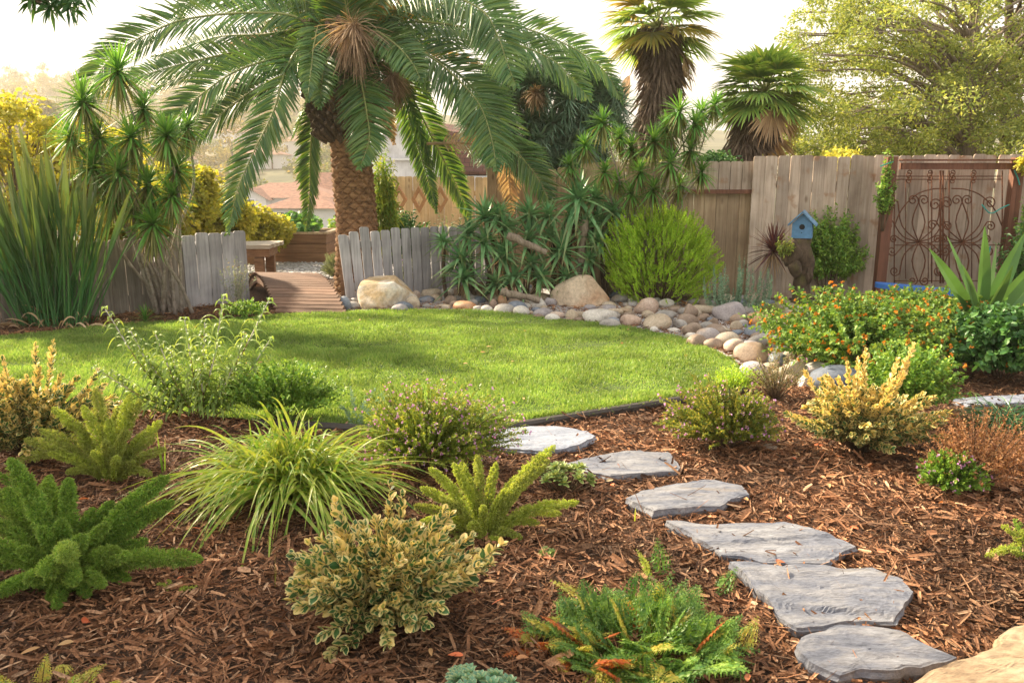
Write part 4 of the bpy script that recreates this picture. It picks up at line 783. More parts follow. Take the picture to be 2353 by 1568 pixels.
# --- yellow backlit shrubs beyond the left fence
for k, (X, Y, w, h, d, lab) in enumerate([(40, 400, 330, 330, 11.6, 'tall yellow green backlit shrub behind the strap leaved clump at the left edge'), (230, 420, 240, 260, 12.4, 'yellow backlit shrub behind the pale stemmed spiky shrub'), (425, 470, 170, 190, 11.9, 'bright yellow shrub just right of the spiky heads'),
    (498, 500, 150, 130, 12.6, 'golden backlit bush above the blue grey fence'), (596, 528, 120, 84, 13.6, 'low golden bush behind the pale topped bench'), (330, 500, 200, 150, 11.0, 'yellow green bush hugging the back of the brown grey fence')]):
    c = at(X, Y, d); rx, rz = w/2*d/F, h/2*d/F; bz = max(0, 0); cl = ell_clumps(c, (rx, rx*.7, rz), 75, .20*min(rx, .9)+.04, .85, .3, -.9)
    clump_tree('golden_shrub', lab, 'shrub', (c[0], d, 0), cl, m_yel, 130, .065, .021, [((c[0], d, -.1), .05), (c-[0, 0, rz*.3], .03)], m_bark, None, 4, 'oval', .5, limb_r=.02, parts=('stem', 'foliage'))

# --- strap leaved clump at the left
def strap_clump(label, base, leaves_, mat, cat='plant', name='strap_leaf_plant'):
    t = thing(name, label, cat, base); b = Buf()
    for (n, x0, x1, h0, h1, wd, dr) in leaves_:
        a = rng.uniform(-1, 1, (n, 3)); B = base+a*[.36, .16, 0]; D = np.stack([rng.uniform(x0, x1, n)+a[:, 0]*.18, rng.uniform(-.35, .2, n), np.ones(n)], 1)
        b.add(*leaves(B, D, rng.uniform(h0, h1, n), wd*rng.uniform(.7, 1.15, n), dr*rng.random(n), 14, 'paddle', .25, 9))
    b.build('leaves', mat, t); b = Buf(); n = 170; a = rng.uniform(-1, 1, (n, 3)); D = np.stack([a[:, 0]*.4+rng.uniform(-.25, .3, n), rng.uniform(-.35, .2, n), np.ones(n)], 1)
    b.add(*leaves(base+a*[.32, .18, 0], D, rng.uniform(.7, 1.7, n), .007, .06*rng.random(n), 5, 'chip', 0, 9)); b.build('leaf_stalk', mat, t)
    b = Buf(); n = 60; a = rng.uniform(-1, 1, (n, 3)); b.add(*leaves(base+a*[.42, .25, 0], np.stack([a[:, 0]*1.2, -rng.random(n), np.ones(n)*.8], 1), rng.uniform(.2, .6, n), .009, rng.uniform(.3, 1.1, n), 7, 'lance', .1, 9)); b.build('dead_leaves', m_dead, t); return t
strap_clump('tall clump of dark green paddle and strap leaves in front of the left fence', G(100, 756)+[0, .25, 0], [(52, -.26, .20, 1.35, 2.05, .036, .10), (48, -.42, .30, .9, 1.7, .032, .22), (30, -.20, .55, 1.2, 1.95, .028, .15)], m_strap)
# --- heads on bare stems (spiky cordyline / dracaena shrubs)
def head(b, c, n, L, wd, ax=(0, 0, 1), el=(-.5, 1.2), droop=.25, prof='sword', fold=.25, k=6):
    ax = nrm(np.array(ax, float)); i = np.arange(n); a = i*2.4+rng.normal(size=n)*.2; e = np.interp(i/n, [0, 1], el)+rng.normal(size=n)*.12
    u = nrm(np.cross(ax, [.3, 1, .1])); v = np.cross(ax, u); D = (u*np.cos(a)[:, None]+v*np.sin(a)[:, None])*np.cos(e)[:, None]+ax*np.sin(e)[:, None]
    b.add(*leaves(np.array(c)+ax*(i/n*.05)[:, None], D, L*rng.uniform(.75, 1.1, n)*(1-.25*i/n), wd, droop*np.cos(e)*rng.uniform(.5, 1.3, n), k, prof, fold, .15))
def head_shrub(label, base, heads, d, L, wd, n, stem_r, mat, group=None, sep=.12, name='spiky_shrub', smat=None, prof='sword'):
    t = thing(name, label, 'shrub', base, group)
    for (X, Y, s, dd) in heads:
        c = at(X, Y, d+dd); b = Buf(); tilt = np.array([(c-base)[0]*.35, (c-base)[1]*.3, 1]); head(b, c, int(n*(.7+.4*s)), L*s, wd, tilt, prof=prof); b.build('leaf_head', mat, t)
        b = Buf(); head(b, c-[0, 0, .03], int(n*.7), L*s*.9, wd*.8, tilt, (-1.4, -.2), .55); b.build('old_leaves', m_cordd, t)
        r0 = base+rng.normal(size=3)*[sep, sep*.6, 0]; h_ = c[2]-base[2]; m1 = r0+(c-r0)*.35+rng.normal(size=3)*[.05, .04, 0]*h_; m2 = r0+(c-r0)*.7+rng.normal(size=3)*[.05, .04, 0]*h_
        b = Buf(); q = spl([r0-[0, 0, .02], m1, m2, c], 22); addtube(b, q, np.linspace(stem_r, stem_r*.55, 22)*(1+.12*np.sin(np.arange(22)*2.3)), 7); b.build('stem', smat or m_twigp, t, smooth=True)
    return t
m_stemg = stone_mat('pale_stem_bark', [(.16, .13, .105), (.33, .28, .24), (.45, .40, .35)], 16, .9, .5)
head_shrub('tall shrub of spiky green leaf heads on pale bare stems before the left fence', G(372, 725)+[0, .15, 0], [(272, 170, 1.25, .1), (193, 240, 1.2, 0), (302, 322, 1., -.1), (383, 318, 1.05, -.1), (275, 400, 1., -.2), (352, 520, 1.05, -.25), (405, 395, .9, 0), (228, 320, .9, .1), (330, 255, .8, .2), (340, 430, .9, 0), (165, 320, 1., .2), (395, 455, .9, -.1), (310, 480, .8, .1), (255, 455, .8, 0), (430, 300, .7, .2), (215, 390, .9, 0)], 8.35, .36, .016, 95, .021, m_cord, smat=m_stemg)
head_shrub('pale branched shrub with many upright spiky heads between the aloes and the tall fence', G(1520, 700)+[0, .9, 0], [(1385, 288, 1.0, 0), (1345, 340, .8, .2), (1560, 262, 1.1, 0), (1610, 262, .9, .2), (1502, 330, 1.1, 0), (1450, 345, .9, .2), (1585, 350, 1., 0), (1540, 380, 1., -.1), (1470, 400, .9, 0), (1425, 320, .8, .3), (1595, 290, .9, 0), (1530, 300, .9, .2), (1390, 400, .8, .2), (1610, 400, .8, 0), (1640, 245, .8, .3), (1500, 440, .9, -.1), (1450, 450, .8, .1), (1560, 430, .8, .2), (1310, 385, .8, .3), (1420, 420, .7, .3)], 9.3, .30, .015, 66, .015, m_cord, smat=m_stemg)
# --- purple cordyline
b0 = G(1775, 712)+[0, .35, 0]; t = thing('purple_cordyline', 'dark purple sword leaved plant on a thin stem left of the birdhouse stump', 'plant', b0); c = at(1776, 580, b0[1])
b = Buf(); head(b, c, 90, .44, .016, el=(-.35, 1.45), droop=.22, k=7); b.build('leaf_head', m_purpl, t)
b = Buf(); head(b, c-[0, 0, .03], 26, .34, .010, el=(-1.2, -.2), droop=.5, k=7); b.build('old_leaves', m_dead, t)
b = Buf(); addtube(b, spl([b0, b0+[.01, 0, .3], c], 14), np.linspace(.024, .018, 14), 8); b.build('stem', m_stemg, t, smooth=True)

# --- aloe thicket
al = [(1117, 505, 1.0), (1329, 462, 1.35), (1218, 500, .95), (1063, 600, .95), (1154, 593, 1.), (1289, 583, 1.15), (1215, 552, 1.), (1066, 645, 1.0), (1410, 492, .9), (1340, 530, .9), (1110, 560, .9), (1180, 640, .8), (1240, 640, .85), (1300, 640, .7), (1380, 560, .9), (1020, 560, .7), (1260, 500, .8), (1160, 530, .9), (1370, 460, .8), (1075, 540, .8), (1350, 600, .8), (1265, 545, .8), (1310, 500, .8), (1140, 655, .7), (1220, 610, .8), (1375, 510, .9), (1145, 500, .9)]
for k, (X, Y, s) in enumerate(al):
    d = 9.52+.30*(650-Y)/200+rng.uniform(-.06, .06); c = at(X, Y, d); gb = np.array([c[0]+rng.normal()*.08, d+.1, 0]); L_ = ['low', 'middle', 'tall'][0 if Y > 590 else (1 if Y > 520 else 2)]
    names = {0: 'aloe rosette standing highest at the left of the thicket', 1: 'largest and topmost aloe rosette, spreading in front of the pale stemmed shrub', 2: 'aloe rosette in the top middle of the thicket below the dead frond', 3: 'aloe rosette at the left side of the thicket by the purple flowering shrub', 5: 'large star shaped aloe rosette above the rusty boulder', 7: 'bottom left aloe rosette touching the river stones', 8: 'aloe rosette at the upper right end of the thicket behind the bright green bush', 4: 'aloe rosette in the low middle of the thicket'}
    if k in names: lab, grp = names[k], 'aloes of the thicket'
    else: lab, grp = f'{L_} aloe rosette crowded inside the thicket behind the river stones', f'{L_} aloe rosettes inside the thicket'
    t = thing('aloe', lab, 'aloe', gb, grp); b = Buf(); tl = (rng.normal()*.35, -.45, 1); head(b, c, int(26+8*s), (.47 if k > 8 else .56)*s, .038*s**.5, tl, (-.3, 1.25), .32, 'aloe', .5, 10); b.build('rosette', m_aloe, t)
    b = Buf(); addtube(b, spl([gb, gb*.5+c*.5+[rng.normal()*.05, .03, -.05], c], 10), np.linspace(.03, .026, 10)*s**.5, 8); b.build('stem', m_barkd, t, smooth=True)
    b = Buf(); head(b, c-[0, 0, .05], 22, .22*s, .011, tl, (-1.4, -.6), .5, k=5); b.build('dead_leaves', m_dead, t)
for k, (q, lab) in enumerate([([(1150, 670), (1190, 678), (1240, 690)], 'bare rough aloe trunk lying on the stones'), ([(1165, 540), (1210, 560), (1255, 580)], 'bare aloe trunk leaning across the middle of the thicket'), ([(1345, 505), (1338, 560), (1330, 640)], 'thick shaggy aloe trunk under the topmost rosette')]):
    P = spl([at(x, y, 9.0+[0, .35, .62][k]) for x, y in q], 40); V, Fq, U = tube(P, np.linspace(.05, .035, 40) if k < 2 else .05, 10); Cn = np.repeat(P, 10, 0); V = Cn+(V-Cn)*(1+.25*sn(V, 31+k, 30., 2))[:, None]; b = Buf(); b.add(V, Fq, U); o = b.build('aloe_log', m_bark, loc=P[0], smooth=True); tag(o, lab, 'aloe stem')
# shaggy dry skirt
b0 = G(1100, 690); c = at(1105, 655, b0[1]); b = Buf(); head(b, c, 110, .17, .006, (0, -.3, 1), (-1.5, -.4), .5, 'lance', 0, 5); tag(b.build('dry_tuft', m_dead, loc=b0), 'mop of dry straw coloured leaves at the foot of the bottom left aloe', 'dry leaves')

# --- date palm
dP = 10.45; bP = G(800, 640)*[1, 0, 0]+[0, dP, 0]; bP[0] = X_at(806, dP)
t = thing('date_palm', 'huge date palm with arching fronds and a stout scaly trunk', 'palm', bP)
ks, kr = 120, 420; zt = at(0, 215, dP)[2]; zz = np.linspace(-.05, zt, kr); uu = (zz+.05)/(zt+.05)
cxs = np.interp(zz, [0, at(0, 520, dP)[2], at(0, 300, dP)[2], zt], [X_at(818, dP), X_at(823, dP), X_at(814, dP), X_at(808, dP)]); rad = np.interp(zz, [0, .5, 1.0, 1.9, 2.1, 2.35, zt], [.29, .255, .25, .235, .28, .39, .42])
th = np.arange(ks)/ks*2*np.pi; Th, Zz = np.meshgrid(th, zz); a_ = Th*11/(2*np.pi)+Zz*8; b_ = Th*11/(2*np.pi)-Zz*8; fa, fb = a_-np.floor(a_), b_-np.floor(b_)
edge = np.minimum(np.minimum(fa, 1-fa), np.minimum(fb, 1-fb)); scale_ = .085*np.clip(edge/.14, 0, 1)*(.35+.65*(1-fa)*(1-fb)*2)
Pn = np.stack([np.cos(Th), np.sin(Th), Zz], -1); rr = rad[:, None]*(1+scale_*1.7-.05)+.006*sn(Pn, 41, 9., 3)
V = np.stack([cxs[:, None]+rr*np.cos(Th), dP+rr*np.sin(Th), Zz], -1).reshape(-1, 3); i = np.arange(kr-1)[:, None]*ks+np.arange(ks)[None]; j = np.arange(kr-1)[:, None]*ks+(np.arange(ks)[None]+1) % ks
m_ptr = stone_mat('palm_trunk_scales', [(.07, .036, .017), (.24, .13, .06), (.42, .25, .13)], 9, .9, .5, streak=(1, 1, 3), dist=.03)
b = Buf(); b.add(V, np.stack([i, j, j+ks, i+ks], -1).reshape(-1, 4)); b.build('trunk', m_ptr, t)
b = Buf()                                           # cut frond stubs of the boss
for k in range(260):
    a = k*2.4; z = 1.95+1.35*(k/260); r_ = float(np.interp(z, [1.9, 2.3, 2.8, 3.4], [.26, .37, .42, .3])); o_ = np.array([X_at(800, dP)+r_*math.cos(a), dP+r_*math.sin(a), z]); dd_ = nrm(np.array([math.cos(a), math.sin(a), .55])); addtube(b, [o_-dd_*.1, o_+dd_*.02, o_+dd_*rng.uniform(.07, .14)], [.05, .042, .028], 5)
b.build('stub_boss', m_barkd, t)
CP = np.array([X_at(800, dP), dP, 2.95])
def frond(pts, dy, L=.46, mat=None, face=(0, -.8, .6), n=150, ddrop=.12, wd=.0145, sag=0., vee=.3, parent=None, name='frond', r0=.02, dstart=0.):
    m = len(pts); u = np.linspace(0, 1, m); P = np.array([at(x, y, dP+dstart+dy*u[i]**1.2) for i, (x, y) in enumerate(pts)]); 
    C = spl(P, n); T = nrm(np.gradient(C, axis=0)); Nn = nrm(np.array(face, float)-T*(T@np.array(face, float))[:, None]); B = np.cross(T, Nn); s = np.linspace(0, 1, n)
    ok = s > .07; prof = np.clip(np.sin(np.pi*np.clip(s*.92+.10, 0, 1))**.55, .12, 1)*L; b = Buf()
    for sg in (-1, 1):
        D = B*sg*1.0+T*(.55+.5*s)[:, None]+Nn*vee+rng.normal(size=(n, 3))*.09; base = C[ok]+rng.normal(size=(ok.sum(), 3))*.004
        b.add(*leaves(base, D[ok], (prof*rng.uniform(.85, 1.08, n))[ok], wd, ddrop+rng.random(ok.sum())*.12, 5, 'lance', .35, .25, up=Nn[ok]))
    f = b.build(name, mat or m_palm, parent); b = Buf(); addtube(b, C, np.linspace(r0, r0*.18, n), 5); b.build('rachis', m_rach if (mat or m_palm) is not m_dead else m_dead, f, smooth=True); return f
cx0 = (800, 150)
FR = [([cx0, (700, 50), (600, 30), (440, 42), (340, 78), (265, 125), (210, 195), (192, 262)], -.9, .48), ([cx0, (690, 112), (560, 118), (450, 140), (380, 158), (300, 185), (235, 222)], .5, .38),
 ([cx0, (690, 125), (600, 122), (505, 150), (387, 190), (312, 236)], .9, .30), ([cx0, (720, 118), (630, 135), (540, 165), (470, 212), (420, 256), (385, 310), (368, 365)], -.5, .46),
 ([cx0, (690, 160), (610, 192), (552, 229), (500, 270), (448, 320), (408, 372)], .6, .38), ([cx0, (700, 110), (657, 162), (630, 252), (589, 337), (548, 430), (524, 535)], -1.0, .42),
 ([cx0, (735, 230), (718, 300), (713, 370), (712, 440), (704, 530)], .9, .30), ([cx0, (740, 60), (722, 100), (716, 150), (706, 232)], -1.3, .26),
 ([(808, 90), (818, 130), (830, 190), (842, 256), (848, 320), (826, 388)], -1.2, .44), ([cx0, (850, 75), (885, 85), (922, 115), (950, 150), (968, 188)], -1.2, .34),
 ([cx0, (890, 90), (960, 115), (1015, 150), (1073, 205), (1107, 252), (1130, 323), (1140, 388)], -1.5, .60), ([cx0, (900, 100), (1040, 160), (1120, 250), (1160, 325), (1195, 358), (1235, 410), (1268, 475)], -.6, .46),
 ([cx0, (850, 20), (930, -20), (1010, -18), (1073, 5), (1117, 34), (1144, 84), (1167, 150), (1186, 200)], -1.4, .52), ([cx0, (900, 60), (1010, 55), (1110, 75), (1191, 103), (1268, 138), (1315, 184), (1356, 230)], -.3, .44),
 ([cx0, (880, 40), (980, 10), (1080, 20), (1191, 60), (1275, 91), (1342, 127), (1393, 170), (1430, 235)], .6, .46), ([cx0, (890, 160), (922, 205), (945, 286), (965, 353), (986, 421), (1003, 488)], .6, .24),
 ([cx0, (900, 150), (949, 229), (989, 310), (1023, 377), (1052, 435), (1082, 508)], .9, .34), ([cx0, (850, 95), (960, 88), (1060, 92), (1130, 104), (1180, 135)], 1.4, .32),
 ([cx0, (760, 40), (700, 0), (620, -30), (520, -20), (430, 10), (420, 60)], .3, .42), ([cx0, (780, 50), (760, -20), (720, -90), (640, -120)], .5, .5), ([cx0, (820, 40), (850, -40), (900, -110), (980, -140)], .6, .5),
 ([cx0, (850, 50), (930, 0), (1030, -50), (1130, -60), (1230, -20)], 1.2, .46), ([cx0, (740, 60), (660, 20), (560, 5), (480, -20), (400, -10)], 1.3, .46), ([cx0, (700, 75), (600, 80), (500, 85), (420, 110), (350, 130)], 1.6, .40),
 ([cx0, (840, 60), (900, 30), (980, 40), (1050, 70), (1090, 110)], 2., .40), ([cx0, (800, 60), (790, -30), (800, -120)], -.5, .5), ([cx0, (760, 180), (740, 215), (700, 260), (670, 320)], 1.6, .3), 
 ([cx0, (770, 90), (745, 130), (740, 190), (735, 250)], -1.1, .3), ([cx0, (880, 110), (930, 150), (975, 205), (1000, 250)], 1.2, .26)]
for k, (p_, dy, L) in enumerate(FR): frond(p_, dy, L, parent=t, face=(.15*math.sin(k*2.), -.8, .6))
for p_, dy, L in [([cx0, (800, 40), (780, -30), (740, -60)], -.2, .42), ([cx0, (830, 60), (870, 10), (950, -30)], .2, .36), ([cx0, (770, 60), (735, 10), (690, -20)], .3, .36), ([cx0, (860, 60), (940, 30), (1010, 14)], .9, .28), ([cx0, (740, 70), (670, 50), (590, 60)], .8, .28), ([cx0, (815, 40), (820, -30), (830, -90)], .1, .4)]: frond(p_, dy, L, m_palmy, parent=t, n=80)
for p_, dy, L in [([(980, 330), (1080, 330), (1150, 345), (1168, 385), (1170, 430), (1176, 492)], .3, .26), ([cx0, (690, 95), (600, 92), (520, 102)], .9, .26), ([cx0, (880, 95), (975, 112), (1117, 152)], 1., .22), ([cx0, (850, 200), (880, 240), (905, 330)], .2, .2)]: frond(p_, dy, L, m_dead, parent=t, n=70)
m_straw = leaf_mat('fruit_stalks', [(.16, .105, .065), (.25, .175, .115), (.32, .24, .17)], .8, .25, patch=3)
for X, Y, L, w in ((812, 62, .50, 46), (900, 175, .34, 26)):
    c = at(X, Y, dP-.55 if X < 880 else dP-.3); b = Buf(); n = 420; D = rng.normal(size=(n, 3))*[.50, .3, .55]+[0, -.3, -.45]; b.add(*leaves(c+rng.normal(size=(n, 3))*[.03, .03, .02], D, rng.uniform(.5, 1., n)*L, .0038, rng.uniform(.2, .5, n), 6, 'chip', 0, 9)); b.build('fruit_stalks', m_straw, t)

# --- fan palms
def fan_leaf(b, c, ax, up, Rr, n=26, sp=2.6):
    ax = nrm(np.array(ax, float)); up = nrm(np.array(up, float)-ax*np.dot(ax, up)); sd = np.cross(ax, up); a = np.linspace(-sp/2, sp/2, n)+rng.normal(size=n)*.03
    D = ax*np.cos(a)[:, None]+sd*np.sin(a)[:, None]+up*(.12+.1*np.abs(a))[:, None]; b.add(*leaves(np.tile(c, (n, 1)), D, Rr*rng.uniform(.8, 1.05, n)*(1-.12*np.abs(a)/1.3), Rr*.040, .22+.2*rng.random(n), 6, 'lance', .2, .15, up=np.tile(up, (n, 1))))
def fan_palm(label, crown, d, trunk_px, r, nl, Rl, Rf, mats, seed, dead=10):
    c = at(*crown, d); base = np.array([at(*trunk_px[-1], d)[0], d, 0]); t = thing('fan_palm', label, 'palm', base); P = [base]+[at(x, y, d) for x, y in trunk_px[::-1]]+[c-[0, 0, .05]]
    q = spl(P, 30); b = Buf(); addtube(b, q, np.linspace(r*1.15, r*.75, 30), 14); b.build('trunk', m_barkd, t)
    b = Buf(); n = 1500; k = rng.integers(3, 30, n); a = rng.uniform(0, 6.28, n); o_ = np.stack([np.cos(a), np.sin(a), 0*a], 1); b.add(*leaves(q[k]+o_*r*.8+rng.normal(size=(n, 3))*[.02, .02, .05], o_*rng.uniform(.3, 1.1, (n, 1))+[0, 0, -.8], rng.uniform(.12, .34, n), .02, .2, 4, 'lance', .4, 9)); b.build('leaf_stubs', stone_mat('shaggy_stub_'+str(seed), [(.07, .05, .035), (.17, .125, .09), (.28, .22, .17)], 8, .95, .3), t)
    for k in range(nl+dead):
        dd = k >= nl; e = rng.uniform(-1.45, -.9) if dd else np.interp(k/nl, [0, 1], [-.6, 1.3]); a = k*2.4+seed; ax = np.array([math.cos(a)*math.cos(e), math.sin(a)*math.cos(e), math.sin(e)]); pt = c+ax*Rl*rng.uniform(.75, 1.05)
        if dd: pt = c+np.array([math.cos(a)*r*1.6, math.sin(a)*r*1.6, -rng.uniform(.15, .8)]); ax = np.array([ax[0]*.5, ax[1]*.5, -1])
        b = Buf(); fan_leaf(b, pt, ax*[1, 1, .8]-[0, 0, .15], np.array([0, 0, 1])+ax*.2 if not dd else (math.cos(a), math.sin(a), .2), Rf*(.7 if dd else 1)*rng.uniform(.85, 1.1)); f = b.build('leaf', m_dead if dd else mats[k % len(mats)], t)
        b = Buf(); addtube(b, [c, (c+pt)/2+[0, 0, .03], pt], [.014, .011, .008], 5); b.build('petiole', m_rach if not dd else m_dead, f)
    return t
fan_palm('tall fan palm with a shaggy brown trunk right of the date palm', (1512, 62), 13., [(1512, 95), (1518, 180), (1506, 270), (1500, 380)], .27, 34, .46, .66, [m_fan, m_fany, m_fan], 1, 3)
fan_palm('shorter leaning fan palm with a dark shaggy trunk beyond the low topped fence', (1756, 215), 12.2, [(1748, 240), (1735, 290), (1705, 345), (1680, 420)], .23, 38, .40, .64, [m_fan, m_fan, m_fan], 3, 4)

# --- dragon tree / yucca mass behind the aloes
bY = np.array([X_at(1240, 11.6), 11.6, 0]); t = thing('yucca_tree', 'rounded blue green yucca tree of dense narrow leaf heads behind the date palm fronds', 'tree', bY)
cY = at(1252, 272, 11.6)
for k in range(230):
    dv = nrm(rng.normal(size=3)); dv[1] = -abs(dv[1])*.8 if rng.random() < .75 else dv[1]; c = cY+dv*np.array([1.2, .8, .9])*rng.uniform(.55, .9); b = Buf(); head(b, c, 52, .38, .017, dv+[0, 0, .15], (-.3, 1.3), .12, 'sword', .2, 5); b.build('leaf_head', m_yucca, t)
b = Buf()
for k in range(16):
    dv = nrm(rng.normal(size=3)); c = cY+dv*[.9, .6, .6]; addtube(b, spl([bY, bY*.5+cY*.5+[rng.normal()*.2, 0, 0], c], 12), np.linspace(.09, .03, 12), 7)
b.build('trunk', m_bark, t, smooth=True)
b = Buf(); c = at(1230, 215, 10.8); head(b, c, 260, .22, .005, (0, -1, .2), (-1.2, 1.4), .5, 'chip', 0, 5); b.build('dead_flower_head', m_straw, t)

# --- big feathery tree at right
bJ = np.array([X_at(2218, 14.5), 14.5, 0]); J = lambda x, y, d=14.5: at(x, y, d)
cl = []
for (X, Y, rx, ry, n) in [(2200, 60, 330, 130, 85), (2080, 180, 270, 110, 75), (2290, 200, 200, 110, 60), (1960, 90, 170, 100, 40), (2000, 300, 220, 60, 42), (2300, 330, 170, 50, 36), (2050, -40, 260, 100, 35), (1850, 270, 110, 80, 34), (1960, 220, 160, 90, 36), (2130, 300, 260, 60, 50), (2460, 120, 150, 180, 30), (1850, 130, 60, 60, 8)]:
    for i in range(n):
        a, rr_ = rng.uniform(0, 6.28), math.sqrt(rng.random()); c = J(X+math.cos(a)*rx*rr_, Y+math.sin(a)*ry*rr_, 14.5+rng.normal()*1.1); s = rng.uniform(.12, .34); cl.append([*c, s*1.1, s, s*.8])
clump_tree('feathery_tree', 'large airy tree with feathery yellow green foliage behind the tall fence at right', 'tree', bJ, cl, m_jac, 135, .060, .014, [(bJ, .20), (J(2225, 330), .19), (J(2215, 180), .14), (J(2240, 40), .09), (J(2230, -120), .04)], m_bark, limb_r=.04, limbs=.3, droop=.25)
b1 = np.array([X_at(2318, 15.5), 15.5, 0]); cl = []
for i in range(60): c = at(rng.uniform(2200, 2480), rng.uniform(-60, 330), 15.5+rng.normal()*.6); s = rng.uniform(.2, .42); cl.append([*c, s*1.2, s, s*.5])
clump_tree('feathery_tree', 'second slim dark trunked tree at the right edge behind the large airy one', 'tree', b1, cl, m_jac, 130, .060, .013, [(b1, .12), (at(2308, 250, 15.5), .10), (at(2318, 60, 15.5), .08), (at(2315, -120, 15.5), .04)], m_barkd, limb_r=.04)
# wiry hedge glimpsed above the fence
for k, (X, Y, w, h, d, mt, lab) in enumerate([(1820, 350, 240, 50, 13., m_jac, 'thin scrubby bush peeping over the tall fence beside the leaning fan palm'), (1640, 372, 90, 34, 11.2, m_dark, 'small green bush topping the fence left of the leaning fan palm'), (1935, 362, 70, 24, 10.6, m_vine, 'yellow leaved creeper tips above the tall fence by the gate post'), (2060, 352, 300, 40, 13.5, m_jac, 'low scrub along the back of the tall fence under the airy tree'), (1420, 395, 260, 80, 12.5, m_jac, 'sparse bush between the yucca tree and the tall fan palm')]):
    c = at(X, Y, d); cl = ell_clumps(c, (w/2*d/F, .4, h/2*d/F), 26, .14, .8, .2, -.9); clump_tree('fence_top_bush', lab, 'bush', (c[0], d, 0), cl, mt, 70, .06, .014, [((c[0], d, 0), .03), (c, .015)], m_bark, limb_r=.012, parts=('stem', 'foliage'))
# overhanging branch tip, top left, belongs to a street tree just outside the frame
bO = np.array([-6.2, 5.6, 0]); cl = []
for (X, Y, s) in [(68, -6, .03), (78, 8, .022), (118, 6, .025), (114, 24, .018), (150, -6, .035), (172, 6, .03), (164, 24, .022), (190, -8, .03), (100, -45, .08)]:
    c = at(X, Y, 4.6); cl.append([*c, s, s, s*1.5]); cl[-1][2] += .02
CO = np.array([-5.9, 5.9, 4.6])
for i in range(190):
    dv = nrm(rng.normal(size=3)); c = CO+dv*[1.3, 2.1, 1.6]*rng.random()**.4
    if abs(c[0]) > c[1]*.70+.35: s = rng.uniform(.2, .45); cl.append([*c, s, s, s*.7])
clump_tree('overhanging_tree', 'tree with narrow dark leaves whose drooping branch tips enter at the top left corner', 'tree', bO, cl, m_dark, 26, .075, .0085, [(bO, .16), (bO+[.05, .05, 1.8], .13), (bO+[.2, .2, 3.4], .09), (CO, .05)], m_bark, limb_r=.04, droop=.5)

# ============================================================ MIDDLE DISTANCE SHRUBS
p = G(1530, 712)+[0, .55, 0]
t = thing('feathery_bush', 'large bright lime green feathery bush behind the pale stones', 'bush', p)
PEND = []
def plume_bush(t, base, w, d, h, n, mat, pl=.20, pr=.022, nn=60, seed=1, low=-.35, up=.9, nwd=.0035, cz=.48):
    c = base+np.array([0, 0, h*cz]); dv = nrm(rng.normal(size=(n*3, 3))); dv = dv[dv[:, 2] > low][:n]; r_ = (.60+.42*rng.random(len(dv)))*(1+.13*sn(dv, seed, 3.2, 3)); E = c+dv*np.array([w/2, d/2, h*(1-cz)])*r_[:, None]; E[:, 2] = np.maximum(E[:, 2], .05)
    b = Buf(); D = nrm(dv*[1, 1, .5]+rng.normal(size=dv.shape)*.25+[0, 0, up])
    for i in range(len(E)):
        L_ = pl*rng.uniform(.6, 1.3); C = np.array([E[i]-D[i]*L_, E[i]-D[i]*L_*.45+[0, 0, -.01], E[i]]); brush(b, spl(C, 7), pr, nn, pr*rng.uniform(.8, 1.2), nwd, .75)
    b.build('foliage', mat, t); b = Buf()
    for i in rng.choice(len(E), min(60, len(E)), replace=False): q = base+(E[i]-base)*[.25, .25, 0]; addtube(b, spl([q, q*.4+E[i]*.6-[0, 0, .04], E[i]], 8), np.linspace(.008, .002, 8), 5)
    b.build('stem', m_twig, t, smooth=True)
PEND.append(lambda t=t, p=p: plume_bush(t, p, 1.50, 1.2, 1.20, 1900, m_bright, .17, .027, 60, 3, -.75))
shrub('lavender_bush', 'small rounded grey green bush at the right side of the arched bridge', 'bush', G(755, 655)+[0, .5, 0], .44, .4, .42, m_grayl, 200, 26, .045, .003, 'lance', 3, 0, 0, .5, 1.2, .2, None, None, 0, .1, m_twig, 6, 4, .2, .5, .8, .6)
shrub('purple_flower_shrub', 'wispy grey green shrub with small purple flowers against the picket fence', 'shrub', G(955, 672)+[0, .25, 0], .62, .4, .52, m_grayl, 90, 26, .035, .008, 'lance', 4, .2, .1, 1., .5, .4, None, (34, .022, m_purp, 5), 0, .2, m_twig, 16, 5, .3, .5, .75, .1)
shrub('fence_perennial', 'thin dry flowering weed in front of the blue grey fence left of the bridge', 'plant', G(535, 722)+[0, .15, 0], .42, .3, .62, m_grayl, 55, 16, .03, .004, 'lance', 3, 0, .1, .8, .6, .2, None, (18, .012, m_dead, 4), .3, .2, m_twigp, 20, 6, .3, .5, .8, .2)
b0 = G(330, 742)+[0, .05, 0]; t = thing('grass_tuft', 'small bright green tuft at the foot of the pale stemmed shrub', 'grass tuft', b0); b = Buf(); head(b, b0, 60, .26, .006, el=(.2, 1.4), droop=.35); b.build('leaves', m_cord, t)
b0 = G(560, 735)+[0, .05, 0]; shrub('low_shrub', 'low dark green shrub by the left corner of the arched bridge', 'shrub', b0, .5, .3, .22, m_small, 80, 20, .03, .007)
